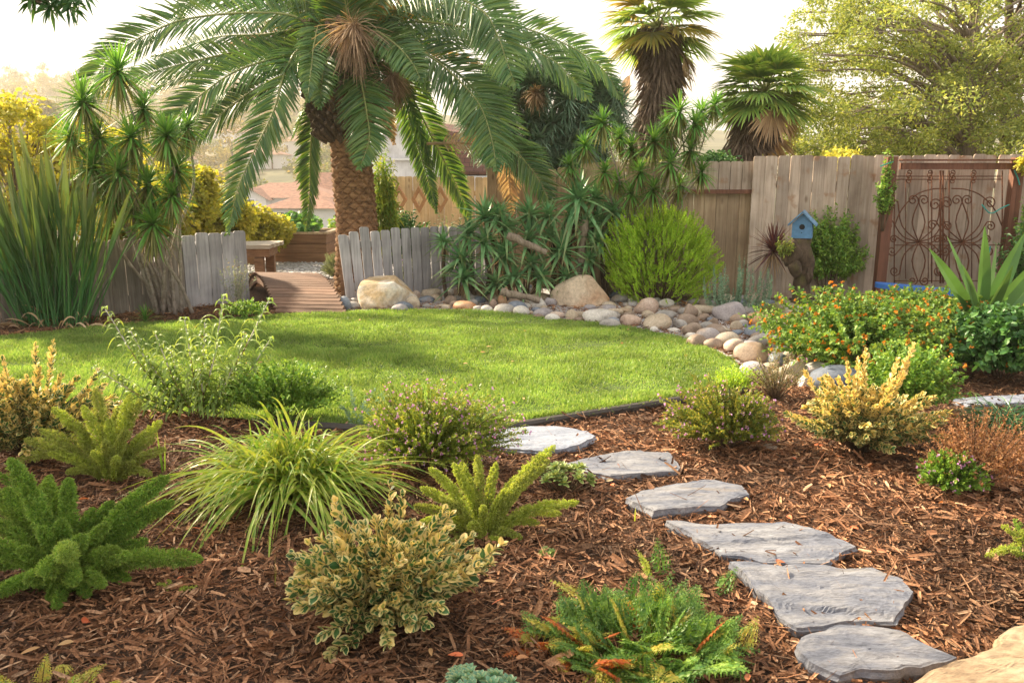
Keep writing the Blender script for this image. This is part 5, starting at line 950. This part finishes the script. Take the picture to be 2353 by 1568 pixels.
# vegetables and greenery beyond the low fences
shrub('vegetable_plant', 'leafy vegetable plants filling the stepped redwood planter', 'vegetables', plA[0]+[-.05, -.1, plA[1]-.05], .85, .7, .42, leaf_mat('vegetable_leaf', [(.06, .18, .04), (.12, .26, .06), (.12, .24, .16)], .45, .35), 60, 8, .11, .045, 'oval', 5, .2, .3)
shrub('vegetable_plant', 'small green seedlings in the planter beside the palm trunk', 'vegetables', plB[0]+[.1, 0, plB[1]-.05], .35, .4, .5, m_small, 40, 8, .08, .025, 'oval', 5, .2, .3)
shrub('bush', 'dark green bush directly behind the dog eared picket fence', 'bush', at(925, 520, 11.6)*[1, 1, 0]+[0, 0, 0], .85, .7, 1.02, m_dark, 200, 30, .06, .014, 'lance', 4, .2, .2)
shrub('vine_shrub', 'tall sunlit narrow leaved vine right against the date palm trunk', 'vine', at(884, 520, 11.2)*[1, 1, 0], .38, .3, 2.0, leaf_mat('willow_leaf', [(.12, .24, .04), (.22, .32, .06), (.30, .32, .06)], .5, .45), 190, 22, .10, .010, 'lance', 4, .2, .5, lo=.5)
shrub('vine_shrub', 'loose olive shrub behind the third diamond ornament', 'shrub', at(1030, 520, 12.)*[1, 1, 0], .9, .6, 1.0, m_grayl, 90, 18, .06, .012, 'lance', 4, .2, .2)
# shrubs by the tall fence
shrub('jasmine_bush', 'dense dark green bush between the birdhouse stump and the iron gate panel', 'bush', G(1962, 712)+[0, .85, 0], .86, .7, 1.12, m_small, 420, 34, .036, .010, 'lance', 4, .2, .2, 1, .5, .4, cz=.4, lo=.6)
shrub('climbing_vine', 'slender vine climbing the fence beside the left gate post', 'vine', (X_at(2020, 9.5), 9.5, .8), .24, .16, 1.0, m_small, 70, 16, .04, .012, 'lance', 4, .2, .2, lo=.4)
shrub('climbing_vine', 'yellow leaved vine wrapped over the right gate post', 'vine', (X_at(2338, 9.35), 9.35, 1.45), .34, .2, .38, m_vine, 40, 14, .06, .018, 'oval', 5, .2, .3, lo=.4)
shrub('climbing_vine', 'thin vine with small dark leaves running down the right gate post', 'vine', (X_at(2346, 9.4), 9.4, .1), .22, .2, 1.5, m_small, 60, 16, .04, .011, 'lance', 4, .2, .2, lo=.3)
shrub('climbing_vine', 'compound leaved shrub in front of the fence at the right edge', 'shrub', (X_at(2350, 9.0), 9.0, 0), .7, .4, 1.0, m_dark, 90, 18, .06, .010, 'lance', 4, .2, .2, lo=.5)
shrub('hanging_creeper', 'yellowish leafy sprig clinging to the left side of the birdhouse stump', 'creeper', (X_at(1798, 8.85), 8.85, .55), .22, .14, .34, m_heath, 40, 14, .03, .008, 'lance', 4, .2, .3, lo=.5)
b0 = G(1690, 700)+[0, 1.1, 0]; t = thing('agave', 'green broad leaved agave peeking out behind the lime green bush', 'agave', b0); b = Buf(); head(b, b0+[0, 0, .45], 26, .42, .040, el=(-.1, 1.2), droop=.1, k=7); b.build('leaves', m_cord, t); b = Buf(); addtube(b, [b0, b0+[0, 0, .46]], .05, 8); b.build('stem', m_barkd, t)
# silvery spurge: upright bottlebrush stems
def brush(b, C, rad, n, L, wd, ang=.9, prof='lance', k=3):
    m = len(C); u = rng.random(n)**.85; i = u*(m-1); i0 = np.minimum(i.astype(int), m-2); f = (i-i0)[:, None]; P = C[i0]*(1-f)+C[i0+1]*f; T = nrm(np.gradient(C, axis=0))[i0]
    r = nrm(rng.normal(size=(n, 3))); r = nrm(r-T*np.sum(r*T, 1, keepdims=True)); R_ = np.interp(u, [0, .12, .55, .9, 1], [.5, .9, 1, .62, .12])*rad
    D = nrm(r*math.sin(ang)+T*math.cos(ang)); b.add(*leaves(P, D, R_*rng.uniform(.75, 1.12, n)*(L/rad), wd, .05, k, prof, 0, 9))
for f_ in PEND: f_()
b0 = G(1700, 722)+[0, .12, 0]; t = thing('silver_spurge', 'clump of silvery blue green bottlebrush stems before the tall fence', 'plant', b0)
for k in range(44):
    a = rng.uniform(-1, 1, 2); tip = b0+[a[0]*.36, a[1]*.25, rng.uniform(.28, .66)*(1-.25*abs(a[0]))]; C = spl([b0+[a[0]*.12, a[1]*.1, 0], b0*.4+tip*.6+[a[0]*.12, 0, -.10], tip], 12); b = Buf(); brush(b, C, .034, 190, .034, .0035); b.build('leafy_stem', m_spurge, t)
shrub('low_shrub', 'brownish weedy tuft at the foot of the purple cordyline', 'shrub', G(1775, 735)+[0, .1, 0], .34, .2, .18, m_heath, 40, 14, .03, .004, stem_mat=m_twig)
# variegated sword plant at the right
b0 = G(2300, 800)+[0, .35, 0]; t = thing('furcraea', 'huge cream edged sword leaved plant rising at the right edge', 'plant', b0)
for (X, Y, w, dy) in [(2130, 560, .052, -.35), (2172, 530, .05, .1), (2262, 505, .060, -.2), (2290, 548, .06, .3), (2210, 600, .045, -.5), (2360, 520, .06, 0), (2420, 560, .06, -.2), (2180, 660, .04, -.3), (2330, 600, .05, -.4), (2400, 640, .05, .2), (2250, 640, .05, .35)]:
    tip = at(X, Y, b0[1]+dy); b = Buf(); D = tip-b0-[0, 0, .1]; Lg = np.linalg.norm(D); b.add(*leaves([b0+[0, 0, .1]], [D+[0, 0, .05*Lg]], Lg, w*1.2, .06, 14, 'lance', .35, .3, up=(.2, -1, .3))); b.build('sword_leaf', m_furc, t)
# lantana bed and the dark shrub at its right
p = G(1975, 905)+[0, .95, 0]
def flowers_big(nfl, s): return (nfl, s, m_orange, 9)
shrub('lantana', 'wide mound of small green leaves dotted with orange flower heads', 'flowering shrub', G(2035, 905)+[.12, .80, 0], 1.50, 1.5, .66, m_lant, 620, 44, .032, .0095, 'lance', 4, .2, .15, 1., .4, .4, None, flowers_big(330, .022), -.1, .18, m_twig, 20, 7, .25, .6, .62, .25)
shrub('lantana', 'back part of the orange flower bed in front of the blue bench', 'flowering shrub', G(2170, 812)+[.1, .6, 0], 1.80, 1.25, .50, m_lant, 620, 40, .034, .010, 'lance', 4, .2, .15, 1., .4, .4, None, flowers_big(280, .022), -.1, .22, m_twig, 20, 8, .25, .6, .62, .25)
shrub('dark_shrub', 'glossy dark green shrub with a few orange blooms at the right edge', 'shrub', G(2345, 905)+[.10, .40, 0], .90, .8, .56, m_dark, 300, 30, .042, .016, 'oval', 5, .2, .2, 1., .4, .4, None, (12, .022, m_orange, 9), -.1, .2, m_twig, 14, 9, .35, .6)
# bits by the near side of the bed
shrub('thyme_shrub', 'thin wispy grey brown herb in front of the cream dome stone', 'herb', G(1795, 930)+[0, .12, 0], .46, .3, .34, leaf_mat('thyme_leaf', [(.12, .14, .07), (.20, .20, .10), (.26, .18, .12)], .6, .3), 120, 30, .010, .003, 'oval', 3, 0, 0, 1, .6, .3, None, (20, .008, m_pink, 4), .1, .2, m_twig, 30, 10, .3, .6, .75, .3)
shrub('thyme_shrub', 'bright green weedy herb at the grass edge under the big brown stone', 'herb', G(1700, 915)+[0, .15, 0], .42, .3, .20, m_bright, 90, 24, .018, .004, 'lance', 3, 0, 0, 1, .6, .3)
shrub('green_shrub', 'rounded small leaved green shrub behind the yellow tipped variegated bush', 'shrub', G(2130, 1000)+[0, .30, 0], .62, .5, .50, m_small, 260, 34, .022, .007, 'oval', 4, .2, .1, .9, .6, .4, lo=.65)
def fox_brush(b, C, rad, n, wd):
    m = max(60, n//7); q = 12; u = np.linspace(0.03, 1, m)**.9; i = u*(len(C)-1); i0 = np.minimum(i.astype(int), len(C)-2); f = (i-i0)[:, None]; P = C[i0]*(1-f)+C[i0+1]*f; T = nrm(np.gradient(C, axis=0))[i0]
    rr = nrm(rng.normal(size=(m, 3))); rr = nrm(rr-T*np.sum(rr*T, 1, keepdims=True)); Rr = np.interp(u, [0, .12, .45, .82, .95, 1], [.4, .8, 1, .82, .5, .12])*rad*rng.uniform(.8, 1.08, m)
    D = nrm(rr*1.0+T*.35+[0, 0, .05]); t = rng.uniform(.35, 1.0, (m, q)); PP = (P[:, None]+D[:, None]*(Rr[:, None]*t*.8)[..., None]).reshape(-1, 3); DD = nrm(np.repeat(D, q, 0)+rng.normal(size=(m*q, 3))*.6)
    b.add(*leaves(PP, DD, np.repeat(Rr, q)*.36*rng.uniform(.7, 1.2, m*q), wd, .0, 3, 'lance', 0, 9))
def foxtail(label, base, tips, mats, rad, group=None, n=1500, name='foxtail_fern', L_=None, needle=.0016):
    t = thing(name, label, 'fern', base, group)
    for k, (X, Y, dd) in enumerate(tips):
        tip = at(X, Y, base[1]+dd); d = tip-base; Lg = np.linalg.norm(d); s0 = base+nrm(d*[1, 1, 0])*.02; mid = base+d*.5+np.array([0, 0, .10*Lg*(1 if tip[2] > base[2]+.12 else 1.8)])-nrm(d)*0
        if tip[2] < .02: tip[2] = .03
        C = spl([s0, base*.72+mid*.28*1.0+[0, 0, .0], mid, tip], 26) if False else spl([s0, mid, tip], 26)
        r_ = rad*min(1.0, .50+Lg*1.0); b = Buf(); fox_brush(b, C[1:], r_*1.12, int(n*min(1.4, .4+Lg*2.2)*1.15), needle*rng.uniform(.9, 1.2)); V, Fq, U = tube(C, np.interp(np.linspace(0, 1, 26), [0, .15, .6, .9, 1], [.08, .16, .18, .1, .02])*r_, 5)
        b.add(V, Fq, U); b.build('frond', mats[k % len(mats)], t, smooth=False)
    return t
foxtail('three green foxtail tips poking up behind the yellow tipped variegated bush', G(2080, 985)+[0, .9, 0], [(2030, 815, 0), (2055, 822, 0), (2095, 828, 0), (2115, 832, .05), (1990, 850, 0), (1985, 870, -.1)], [m_small], .022, n=700)
b0 = G(2330, 1000)+[0, .1, 0]; t = thing('weeping_grass', 'weeping dark green grass clump at the right edge', 'grass', b0); b = Buf(); n = 260; a = rng.uniform(0, 6.28, n); b.add(*leaves(b0+rng.normal(size=(n, 3))*[.05, .05, 0], np.stack([np.cos(a)*.6, np.sin(a)*.6, .9+0*a], 1), rng.uniform(.35, .6, n), .0035, rng.uniform(.6, 1.05, n), 9, 'grass', .2, 9)); b.build('leaves', m_strap, t)
shrub('dried_shrub', 'rust brown dried shrub with wiry twigs at the right edge', 'shrub', G(2290, 1150)+[0, .18, 0], .62, .5, .40, m_rust, 260, 34, .014, .003, 'lance', 3, 0, 0, 1, .6, .3, None, None, -.05, .25, m_twig, 40, 12, .3, .55, .65, .1)
def heather(label, base, w, d, h, nf, seed, mat=None, name='heather_shrub'):
    return shrub(name, label, 'flowering shrub', base, w, d, h, mat or m_heath, int(560*w/.7), 60, .016, .0042, 'lance', 3, 0, 0, .8, .9, .35, 'pink flowered shrubs', (nf, .0115, m_pink, 5), -.05, .25, m_twig, 24, seed, .3, .6, .6, .15)
heather('pink flowered low shrub beside the whitish stepping stone at the lawn edge', G(972, 1125)+[0, .25, 0], .84, .6, .46, 480, 13)
heather('olive and gold low shrub with purple pink flowers, left of the yellow tipped variegated bush', G(1695, 1062)+[0, .22, 0],   .72, .5, .37, 220, 14, leaf_mat('heather_gold', [(.08, .15, .03), (.16, .20, .04), (.36, .32, .07)], .5, .35, patch=5))
heather('small green shrub with magenta flowers on the mulch near the right edge', G(2205, 1150)+[0, .1, 0], .34, .3, .22, 60, 15, m_small)

# ============================================================ FOREGROUND
def euonymus(label, base, w, d, h, n, seed, mats, L=.034, extra=(), t=None):
    base = np.array(base); t = thing('variegated_bush', label, 'bush', base, 'cream variegated bushes')
    c = base+[0, 0, h*.30]; s, m, e = crown_twigs(base, c, (w/2, d/2, h*.62), n, -.12, .22, seed, .5); e[:, 2] = np.maximum(e[:, 2], base[2]+.03)
    for (dx, dy, z) in extra: s = np.vstack([s, base+[0, 0, .05]]); e = np.vstack([e, base+[dx, dy, z]]); m = np.vstack([m, base+[dx*.55, dy*.5, z*.35+.02]])
    n = len(s); per = 15; Pv = []; Dv = []; Lv = []; lit = []
    for i in range(n):
        Lg = np.linalg.norm(e[i]-s[i]); npair = max(4, int(Lg/.018)); tt = np.linspace(.30, 1, npair); P = bez(s[i][None], m[i][None], e[i][None], tt); T = nrm(bez(s[i][None], m[i][None], e[i][None], tt+.02)-P); a0 = rng.uniform(0, 3)
        u = nrm(np.cross(T, [.2, .3, 1.])); v = np.cross(T, u)
        for j in range(npair):
            aa = a0+j*1.57; r_ = u[j]*math.cos(aa)+v[j]*math.sin(aa)
            for sg in (-1, 1): Pv.append(P[j]); Dv.append(r_*sg*.9+T[j]*(.5+.7*tt[j])+rng.normal(size=3)*.15+[0, 0, .15]); Lv.append(L*(.55+.55*rng.random())*(1-.25*(tt[j] > .96)))
        Pv.append(e[i]); Dv.append(T[-1]+rng.normal(size=3)*.2); Lv.append(L*.7)
    Pv, Dv, Lv = map(np.array, (Pv, Dv, Lv)); hh = (Pv[:, 2]-base[2])/h; pick = rng.random(len(Pv)) < np.clip(hh*mats[2]+mats[3], 0, 1)  # golden leaves are picked more often higher up the bush
    for nm, mk, mt in (('leaves', ~pick, mats[0]), ('upper_leaves', pick, mats[1])):
        if mk.sum(): b = Buf(); b.add(*leaves(Pv[mk], Dv[mk], Lv[mk], Lv[mk]*.35, .15*rng.random(mk.sum()), 7, 'oval', .28, .6)); b.build(nm, mt, t)
    b = Buf()
    for i in range(n): addtube(b, bez(s[i][None], m[i][None], e[i][None], np.linspace(0, 1, 7)), np.linspace(.0035, .0012, 7), 5)
    b.build('stem', m_twig, t, smooth=True); return t
euonymus('front variegated bush with cream edged round leaves in the middle of the mulch', G(868, 1485)+[0, .14, 0], .74, .6, .40, 165, 21, (m_gold, m_gold2, .55, .0), .041, ((-.22, -.08, .33), (.40, -.02, .30), (.36, .02, .21), (.02, .1, .46), (.06, .1, .42), (-.30, -.06, .12), (-.14, -.22, .02), (-.09, -.2, .04), (-.16, .05, .42)))
euonymus('variegated bush with bright yellow tips at the right, by the dark blue rock', G(2005, 1062)+[0, .15, 0], .74, .58, .47, 200, 22, (m_gold, m_gold2, 1.5, -.35), .040, ((-.34, 0, .46), (.02, .1, .55), (-.02, .1, .50), (.28, .1, .58), (.25, .1, .50), (.42, -.05, .22), (-.44, -.05, .24), (.2, .1, .5), (-.12, 0, .5)))
euonymus('variegated bush at the left edge in front of the lawn', G(40, 1075)+[0, .15, 0], .78, .6, .54, 190, 23, (m_gold, m_gold2, .7, .0), .040, ((.12, .1, .62), (.02, .1, .60), (.34, .1, .46), (.36, .1, .38), (-.1, 0, .55)))
foxtail('yellow lime foxtail fern with upright plumes below the pink flowered shrub', G(1108, 1262)+[0, .10, 0], [(985, 1073, 0), (965, 1118, 0), (950, 1160, .05), (1040, 1062, .12), (1058, 1060, .2), (1095, 1043, .1), (1140, 1060, .15), (1276, 1022, .1), (1262, 1055, .05), (1330, 1152, 0), (1245, 1075, .2), (1020, 1278, -.10), (1075, 1210, -.12), (960, 1200, -.03), (1200, 1235, -.05), (1240, 1200, .02), (1290, 1180, .12), (1010, 1140, -.05), (1165, 1120, .05), (1190, 1090, .1), (1000, 1235, .0), (1150, 1262, -.08), (1110, 1160, -.05)], [m_foxy, m_foxy, m_foxo], .031, 'foxtail ferns', 2100)
foxtail('dense dark green foxtail fern filling the lower left corner', G(120, 1385)+[0, .12, 0], [(60, 1330, -.28), (170, 1335, -.26), (240, 1345, -.16), (-30, 1260, -.1), (10, 1120, .1), (-50, 1110, .15), (-20, 1370, -.2), (130, 1405, -.2), (300, 1275, -.1), (400, 1150, .12), (388, 1092, .1), (466, 1283, -.03), (345, 1120, .2), (158, 1096, .1), (108, 1098, .15), (22, 1052, 0), (60, 1160, .05), (-30, 1190, 0), (-40, 1300, 0), (0, 1405, -.05), (150, 1268, -.40), (98, 1310, -.36), (205, 1370, -.12), (330, 1200, .1), (340, 1240, .05), (215, 1165, .12), (-10, 1130, .1), (260, 1150, .15), (90, 1210, -.1), (270, 1260, -.08), (40, 1260, -.15), (300, 1330, -.02), (10, 1345, -.1), (110, 1375, -.15), (190, 1230, -.12), (250, 1200, .0), (140, 1190, -.05), (380, 1160, .15), (-60, 1240, -.1), (30, 1190, .05)], [m_fox, m_fox, leaf_mat('foxtail_mid', [(.08, .18, .03), (.14, .26, .04), (.24, .36, .06)], .5, .35, patch=12, tip=(.42, .52, .12))], .041, 'foxtail ferns', 2900)  # foxtail_mid needle ends carry the same painted highlight
foxtail('olive green foxtail fern behind the dark one, left of the banded grass', G(232, 1128)+[0, .12, 0], [(218, 890, .1), (300, 905, .1), (270, 935, .15), (322, 915, .12), (372, 965, .1), (382, 1030, 0), (350, 1090, -.05), (120, 935, .05), (55, 1008, 0), (90, 985, .05), (212, 1035, -.12), (150, 1085, -.05), (160, 960, .05), (250, 960, 0), (340, 990, .1), (30, 1060, .1), (190, 930, .0), (290, 985, -.05), (310, 1060, -.05), (110, 1040, -.03), (240, 1010, -.1), (180, 1010, 0), (270, 1050, -.12), (360, 1000, .05)], [m_foxo, m_foxy, m_foxo], .036, 'foxtail ferns', 1900)
foxtail('small foxtail fern at the far left between the olive one and the left edge', G(60, 1175)+[0, .05, 0], [(20, 1050, 0), (75, 1110, 0), (120, 1090, .05), (140, 1140, 0), (-20, 1080, 0), (90, 1165, -.05), (40, 1120, .05)], [m_fox], .032, 'foxtail ferns', 1300)
foxtail('little green foxtail fern entering at the right edge', G(2370, 1290), [(2262, 1277, -.05), (2290, 1262, 0), (2300, 1205, .1), (2330, 1190, .1), (2345, 1215, .05), (2400, 1200, 0), (2320, 1250, .05)], [m_foxy, m_fox], .028, 'foxtail ferns', 900)
foxtail('tiny yellowish foxtail sprig lying on the mulch below the dark fern', G(400, 1362), [(360, 1340, 0), (440, 1350, 0), (425, 1366, -.02), (385, 1330, .03), (455, 1362, 0)], [m_foxy], .014, None, 260)
# banded grass
b0 = G(655, 1165)+[0, .12, 0]; t = thing('banded_grass', 'large arching clump of yellow banded grass in the left foreground', 'grass', b0)
b = Buf(); n = 820; a = rng.uniform(0, 6.28, n); el_ = rng.uniform(.55, 1.5, n); D = np.stack([np.cos(a)*np.cos(el_), np.sin(a)*np.cos(el_), np.sin(el_)], 1); Lg = rng.uniform(.52, .94, n)*(1-.15*np.sin(a))
b.add(*leaves(b0+rng.normal(size=(n, 3))*[.07, .05, 0]+[0, 0, .01], D, Lg, .0082*rng.uniform(.6, 1.15, n), (.42+.50*rng.random(n))*(.55+.6*np.sin(el_)), 14, 'grass', .3, .9)); b.build('leaves', m_zebra, t)
b = Buf(); n = 120; a = rng.uniform(0, 6.28, n); b.add(*leaves(b0+rng.normal(size=(n, 3))*[.06, .05, 0], np.stack([np.cos(a), np.sin(a), .35+0*a], 1), rng.uniform(.15, .42, n), .0035, .4, 7, 'grass', .2, .9)); b.build('dead_leaves', m_dead, t)
b0 = G(375, 1090)+[0, 0, 0]; t = thing('grass_sprout', 'single upright strap of grass beside the olive foxtail fern', 'grass', b0); b = Buf(); b.add(*leaves([b0, b0+[.01, 0, 0]], [(-.05, 0, 1), (.08, 0, 1)], [.26, .2], .006, .03, 8, 'grass', .3, .2)); b.build('leaves', m_fox, t)
b0 = G(1457, 1208); t = thing('grass_sprout', 'lone thin yellow green blade on the mulch above the leafy fern', 'grass', b0); b = Buf(); b.add(*leaves([b0], [(.03, 0, 1)], [.09], .0035, .03, 6, 'lance', .3, .2)); b.build('leaves', m_foxy, t)
b0 = G(632, 1352); t = thing('grass_sprout', 'lone pale sprout to the left of the front variegated bush', 'grass', b0); b = Buf(); b.add(*leaves([b0, b0], [(.06, 0, 1), (.12, 0, 1)], [.17, .10], .003, .05, 6, 'grass', .3, .2)); b.build('leaves', m_foxo, t)
# arching sage
b0 = G(428, 985)+[0, .15, 0]; t = thing('arching_sage', 'tall open plant with arching narrow leaves on white woolly stems in front of the lawn', 'plant', b0); bl = Buf()
m_wool = plain('woolly_stem', (.55, .50, .48), .9, 30, .15); m_brst = plain('brown_stem', (.22, .12, .08), .8)
for (X, Y, dd) in [(242, 710, .1), (219, 845, -.05), (357, 768, 0), (424, 734, -.05), (514, 682, 0), (618, 690, .05), (470, 740, .15), (300, 760, .15), (560, 770, .1), (390, 800, .1), (620, 780, .1), (340, 830, .05), (540, 830, -.1), (460, 850, -.1), (260, 860, .1), (590, 850, 0), (500, 790, -.05)]:
    tip = at(X, Y, b0[1]+dd); r0 = b0+rng.normal(size=3)*[.05, .04, 0]; C = spl([r0, r0*.5+tip*.5+[(tip-b0)[0]*.05, 0, -.04], tip], 30); b = Buf(); addtube(b, C[:21], np.linspace(.0042, .003, 21), 5); b.build('stem', m_brst, t, smooth=True); b = Buf(); addtube(b, C[20:], np.linspace(.0048, .003, 10), 5); b.build('stem_tip', m_wool, t, smooth=True)
    T = nrm(np.gradient(C, axis=0))
    for j in range(7, 30):
        a = j*1.57+rng.normal()*.2
        for sg in (-1, 1):
            D = np.array([math.cos(a)*sg, math.sin(a)*sg*.8, .95]); Lf = rng.uniform(.13, .19)*(1 if j < 26 else .55); bl.add(*leaves([C[j]], [D+T[j]*.3], Lf, .0105, rng.uniform(.75, 1.15), 10, 'lance', .35, .3))
            if rng.random() < .5: bl.add(*leaves([C[j]], [D*[.6, .6, 1]+T[j]*.5], Lf*.5, .0035, .7, 6, 'lance', .3, .3))
bl.build('leaves', m_sage, t)
shrub('green_shrub', 'rounded small leaved bright green shrub behind the banded grass', 'shrub', G(625, 1005)+[0, .28, 0], .70, .5, .40, m_small, 380, 40, .016, .0050, 'oval', 4, .2, 0, .8, .8, .35, lo=.65)
b0 = G(820, 985); t = thing('silver_sprig', 'few silvery upright sprigs between the round green shrub and the pink flowered shrub', 'plant', b0)
for (X, Y) in [(805, 885), (843, 905), (862, 890), (888, 893), (780, 930), (910, 890)]:
    tip = at(X, Y, b0[1]); b = Buf(); brush(b, spl([b0+[rng.normal()*.03, 0, 0], (b0+tip)/2+[0, 0, .02], tip], 10), .026, 120, .026, .003); b.build('leafy_stem', m_spurge, t)
# succulents
def succulent(label, base, R_, n_ros, mats, L, h, seed, group=None):
    t = thing('succulent', label, 'succulent', base, group); g = np.random.default_rng(seed)
    for k in range(n_ros):
        a, r_ = g.uniform(0, 6.28), R_*math.sqrt((k+.5)/n_ros); c = base+np.array([math.cos(a)*r_, math.sin(a)*r_, h*(1-.55*(r_/R_)**2)*g.uniform(.8, 1.1)]); ax = nrm(np.array([math.cos(a)*r_/R_*.6, math.sin(a)*r_/R_*.6-.15, 1])); b = Buf(); n = 15; i = np.arange(n)
        aa = i*2.4; e = np.interp(i/n, [0, 1], [.05, 1.25]); u = nrm(np.cross(ax, [.3, 1, .1])); v = np.cross(ax, u); D = (u*np.cos(aa)[:, None]+v*np.sin(aa)[:, None])*np.cos(e)[:, None]+ax*np.sin(e)[:, None]
        b.add(*leaves(np.tile(c, (n, 1)), D, L*(1-.45*i/n), L*.25, -.12, 7, 'oval', .35, .1)); b.build('rosette', mats, t); b = Buf(); addtube(b, spl([base*[1, 1, 0]+[0, 0, .0]+[math.cos(a)*r_*.4, math.sin(a)*r_*.4, 0], c-[0, 0, .02], c], 6), .004, 5); b.build('stem', m_twig, t)
    return t
succulent('cluster of small yellow green succulent rosettes beside the second farthest stepping stone', G(1300, 1140)+[0, .07, 0], .13, 26, m_succy, .040, .135, 31)
succulent('blue green succulent with pale leaf edges at the bottom edge', G(1095, 1640), .13, 30, m_succ, .038, .10, 32)
# leathery fern, green, yellow and red fronds
def fern_frond(b, base, D, L, nv=10, up_=.2, wd=.40, droop=.5):
    D = nrm(np.array(D, float)); u = np.linspace(0, 1, nv+1)[1:]; C = base+D*L*u[:, None]+np.array([0, 0, -1])*droop*L*(u**2)[:, None]; T = nrm(np.gradient(C, axis=0)); S = nrm(np.cross(T, [0, 0, 1.])+rng.normal(size=3)*.15); Nn = np.cross(S, T)
    P0 = np.repeat(C, 2, 0); sg = np.tile([-1, 1], nv)[:, None]; pl = np.repeat(np.clip(1.15-u, .08, 1)*np.clip(u*4, .3, 1)*L*wd, 2); Dp = nrm(np.repeat(S, 2, 0)*sg+np.repeat(T, 2, 0)*.55)
    b.add(*leaves(P0, Dp, pl, pl*.045, .25, 4, 'lance', .2, .1)); 
    q = 4; f = np.linspace(.2, .95, q); PP = (P0[:, None]+Dp[:, None]*pl[:, None, None]*f[None, :, None]).reshape(-1, 3); ll = (pl[:, None]*.42*(1.1-f[None])).ravel(); S2 = np.cross(Dp, np.repeat(Nn, 2, 0))
    for s2 in (-1, 1): Dq = nrm(np.repeat(Dp, q, 0)*.6+np.repeat(S2, q, 0)*s2+rng.normal(size=(len(PP), 3))*.1); b.add(*leaves(PP, Dq, ll*1.0, ll*.30, .1, 4, 'oval', .1, .5))
    addtube(b, np.vstack([base, C]), np.linspace(.0018, .0006, nv+1), 4)
def fern(label, base, w, d, L, n, mats, seed, probs, lift=(.25, 1.45), name='leather_fern'):
    t = thing(name, label, 'fern', base)
    for k in range(n):
        a = rng.uniform(0, 6.28); r_ = math.sqrt(rng.random()); o_ = base+np.array([math.cos(a)*w/2*r_, math.sin(a)*d/2*r_, 0]); e = rng.uniform(*lift); a2 = a+rng.normal()*.6; D = [math.cos(a2)*math.cos(e), math.sin(a2)*math.cos(e)-.1, math.sin(e)]
        b = Buf(); fern_frond(b, o_, D, L*rng.uniform(.6, 1.15), droop=rng.uniform(.1, .55)); b.build('frond', mats[rng.choice(len(mats), p=probs)], t)
    return t
b0 = G(1490, 1560)+[0, .16, 0]
fern('leafy fern with green, yellow and reddish fronds at the bottom of the picture', b0, .46, .36, .21, 185, [m_fern, m_ferny, m_fernr, m_small], 41, [.56, .22, .03, .19])
fern('airy yellowish fern leaning out to the left of the big leafy fern', G(1300, 1530)+[0, .1, 0], .26, .2, .13, 34, [m_ferny, m_fernr, m_fern], 42, [.5, .25, .25])
fern('low yellow green fern in the bottom left corner', G(90, 1600), .42, .16, .12, 40, [m_ferny, m_small, m_fernr], 43, [.5, .4, .1])
for q, D, L, mt in [((1365, 1385), (-.8, .4, .35), .18, m_ferny), ((1520, 1330), (-.1, .2, 1), .17, m_fern), ((1500, 1330), (-.5, .2, 1), .14, m_foxy), ((1640, 1370), (.6, .5, .5), .16, m_fern), ((1700, 1500), (.5, .3, 1), .14, m_ferny)]:
    b0 = G(*q); t = thing('fern_sprig', {1365: 'pale fern frond reaching left over the mulch from the big leafy fern', 1520: 'dark edged fern frond standing above the big leafy fern', 1500: 'lime fern frond tilting left above the big leafy fern', 1640: 'white edged fern sprig pointing at the large cracked stepping stone', 1700: 'fern sprig standing right of the big leafy fern'}[q[0]], 'fern', b0); b = Buf(); fern_frond(b, b0, D, L, droop=.1); b.build('frond', mt, t)
succulent('tiny green seedling on the mulch right of the yellow lime foxtail fern', G(1258, 1275), .03, 4, m_succy, .026, .02, 33)

# ------------------------------------------------------------ the air between here and the hills
m = bpy.data.materials.new('haze_air'); m.use_nodes = True; nt = m.node_tree; nt.nodes.clear(); o_ = nt.nodes.new('ShaderNodeOutputMaterial'); v = nt.nodes.new('ShaderNodeVolumePrincipled')
v.inputs['Color'].default_value = (1, .93, .82, 1); v.inputs['Density'].default_value = .0008; v.inputs['Anisotropy'].default_value = .2; nt.links.new(v.outputs[0], o_.inputs['Volume'])
b = Buf(); box(b, (0, 300, 26), (1700, 780, 82)); o = b.build('haze', m); tag(o, kind='stuff')
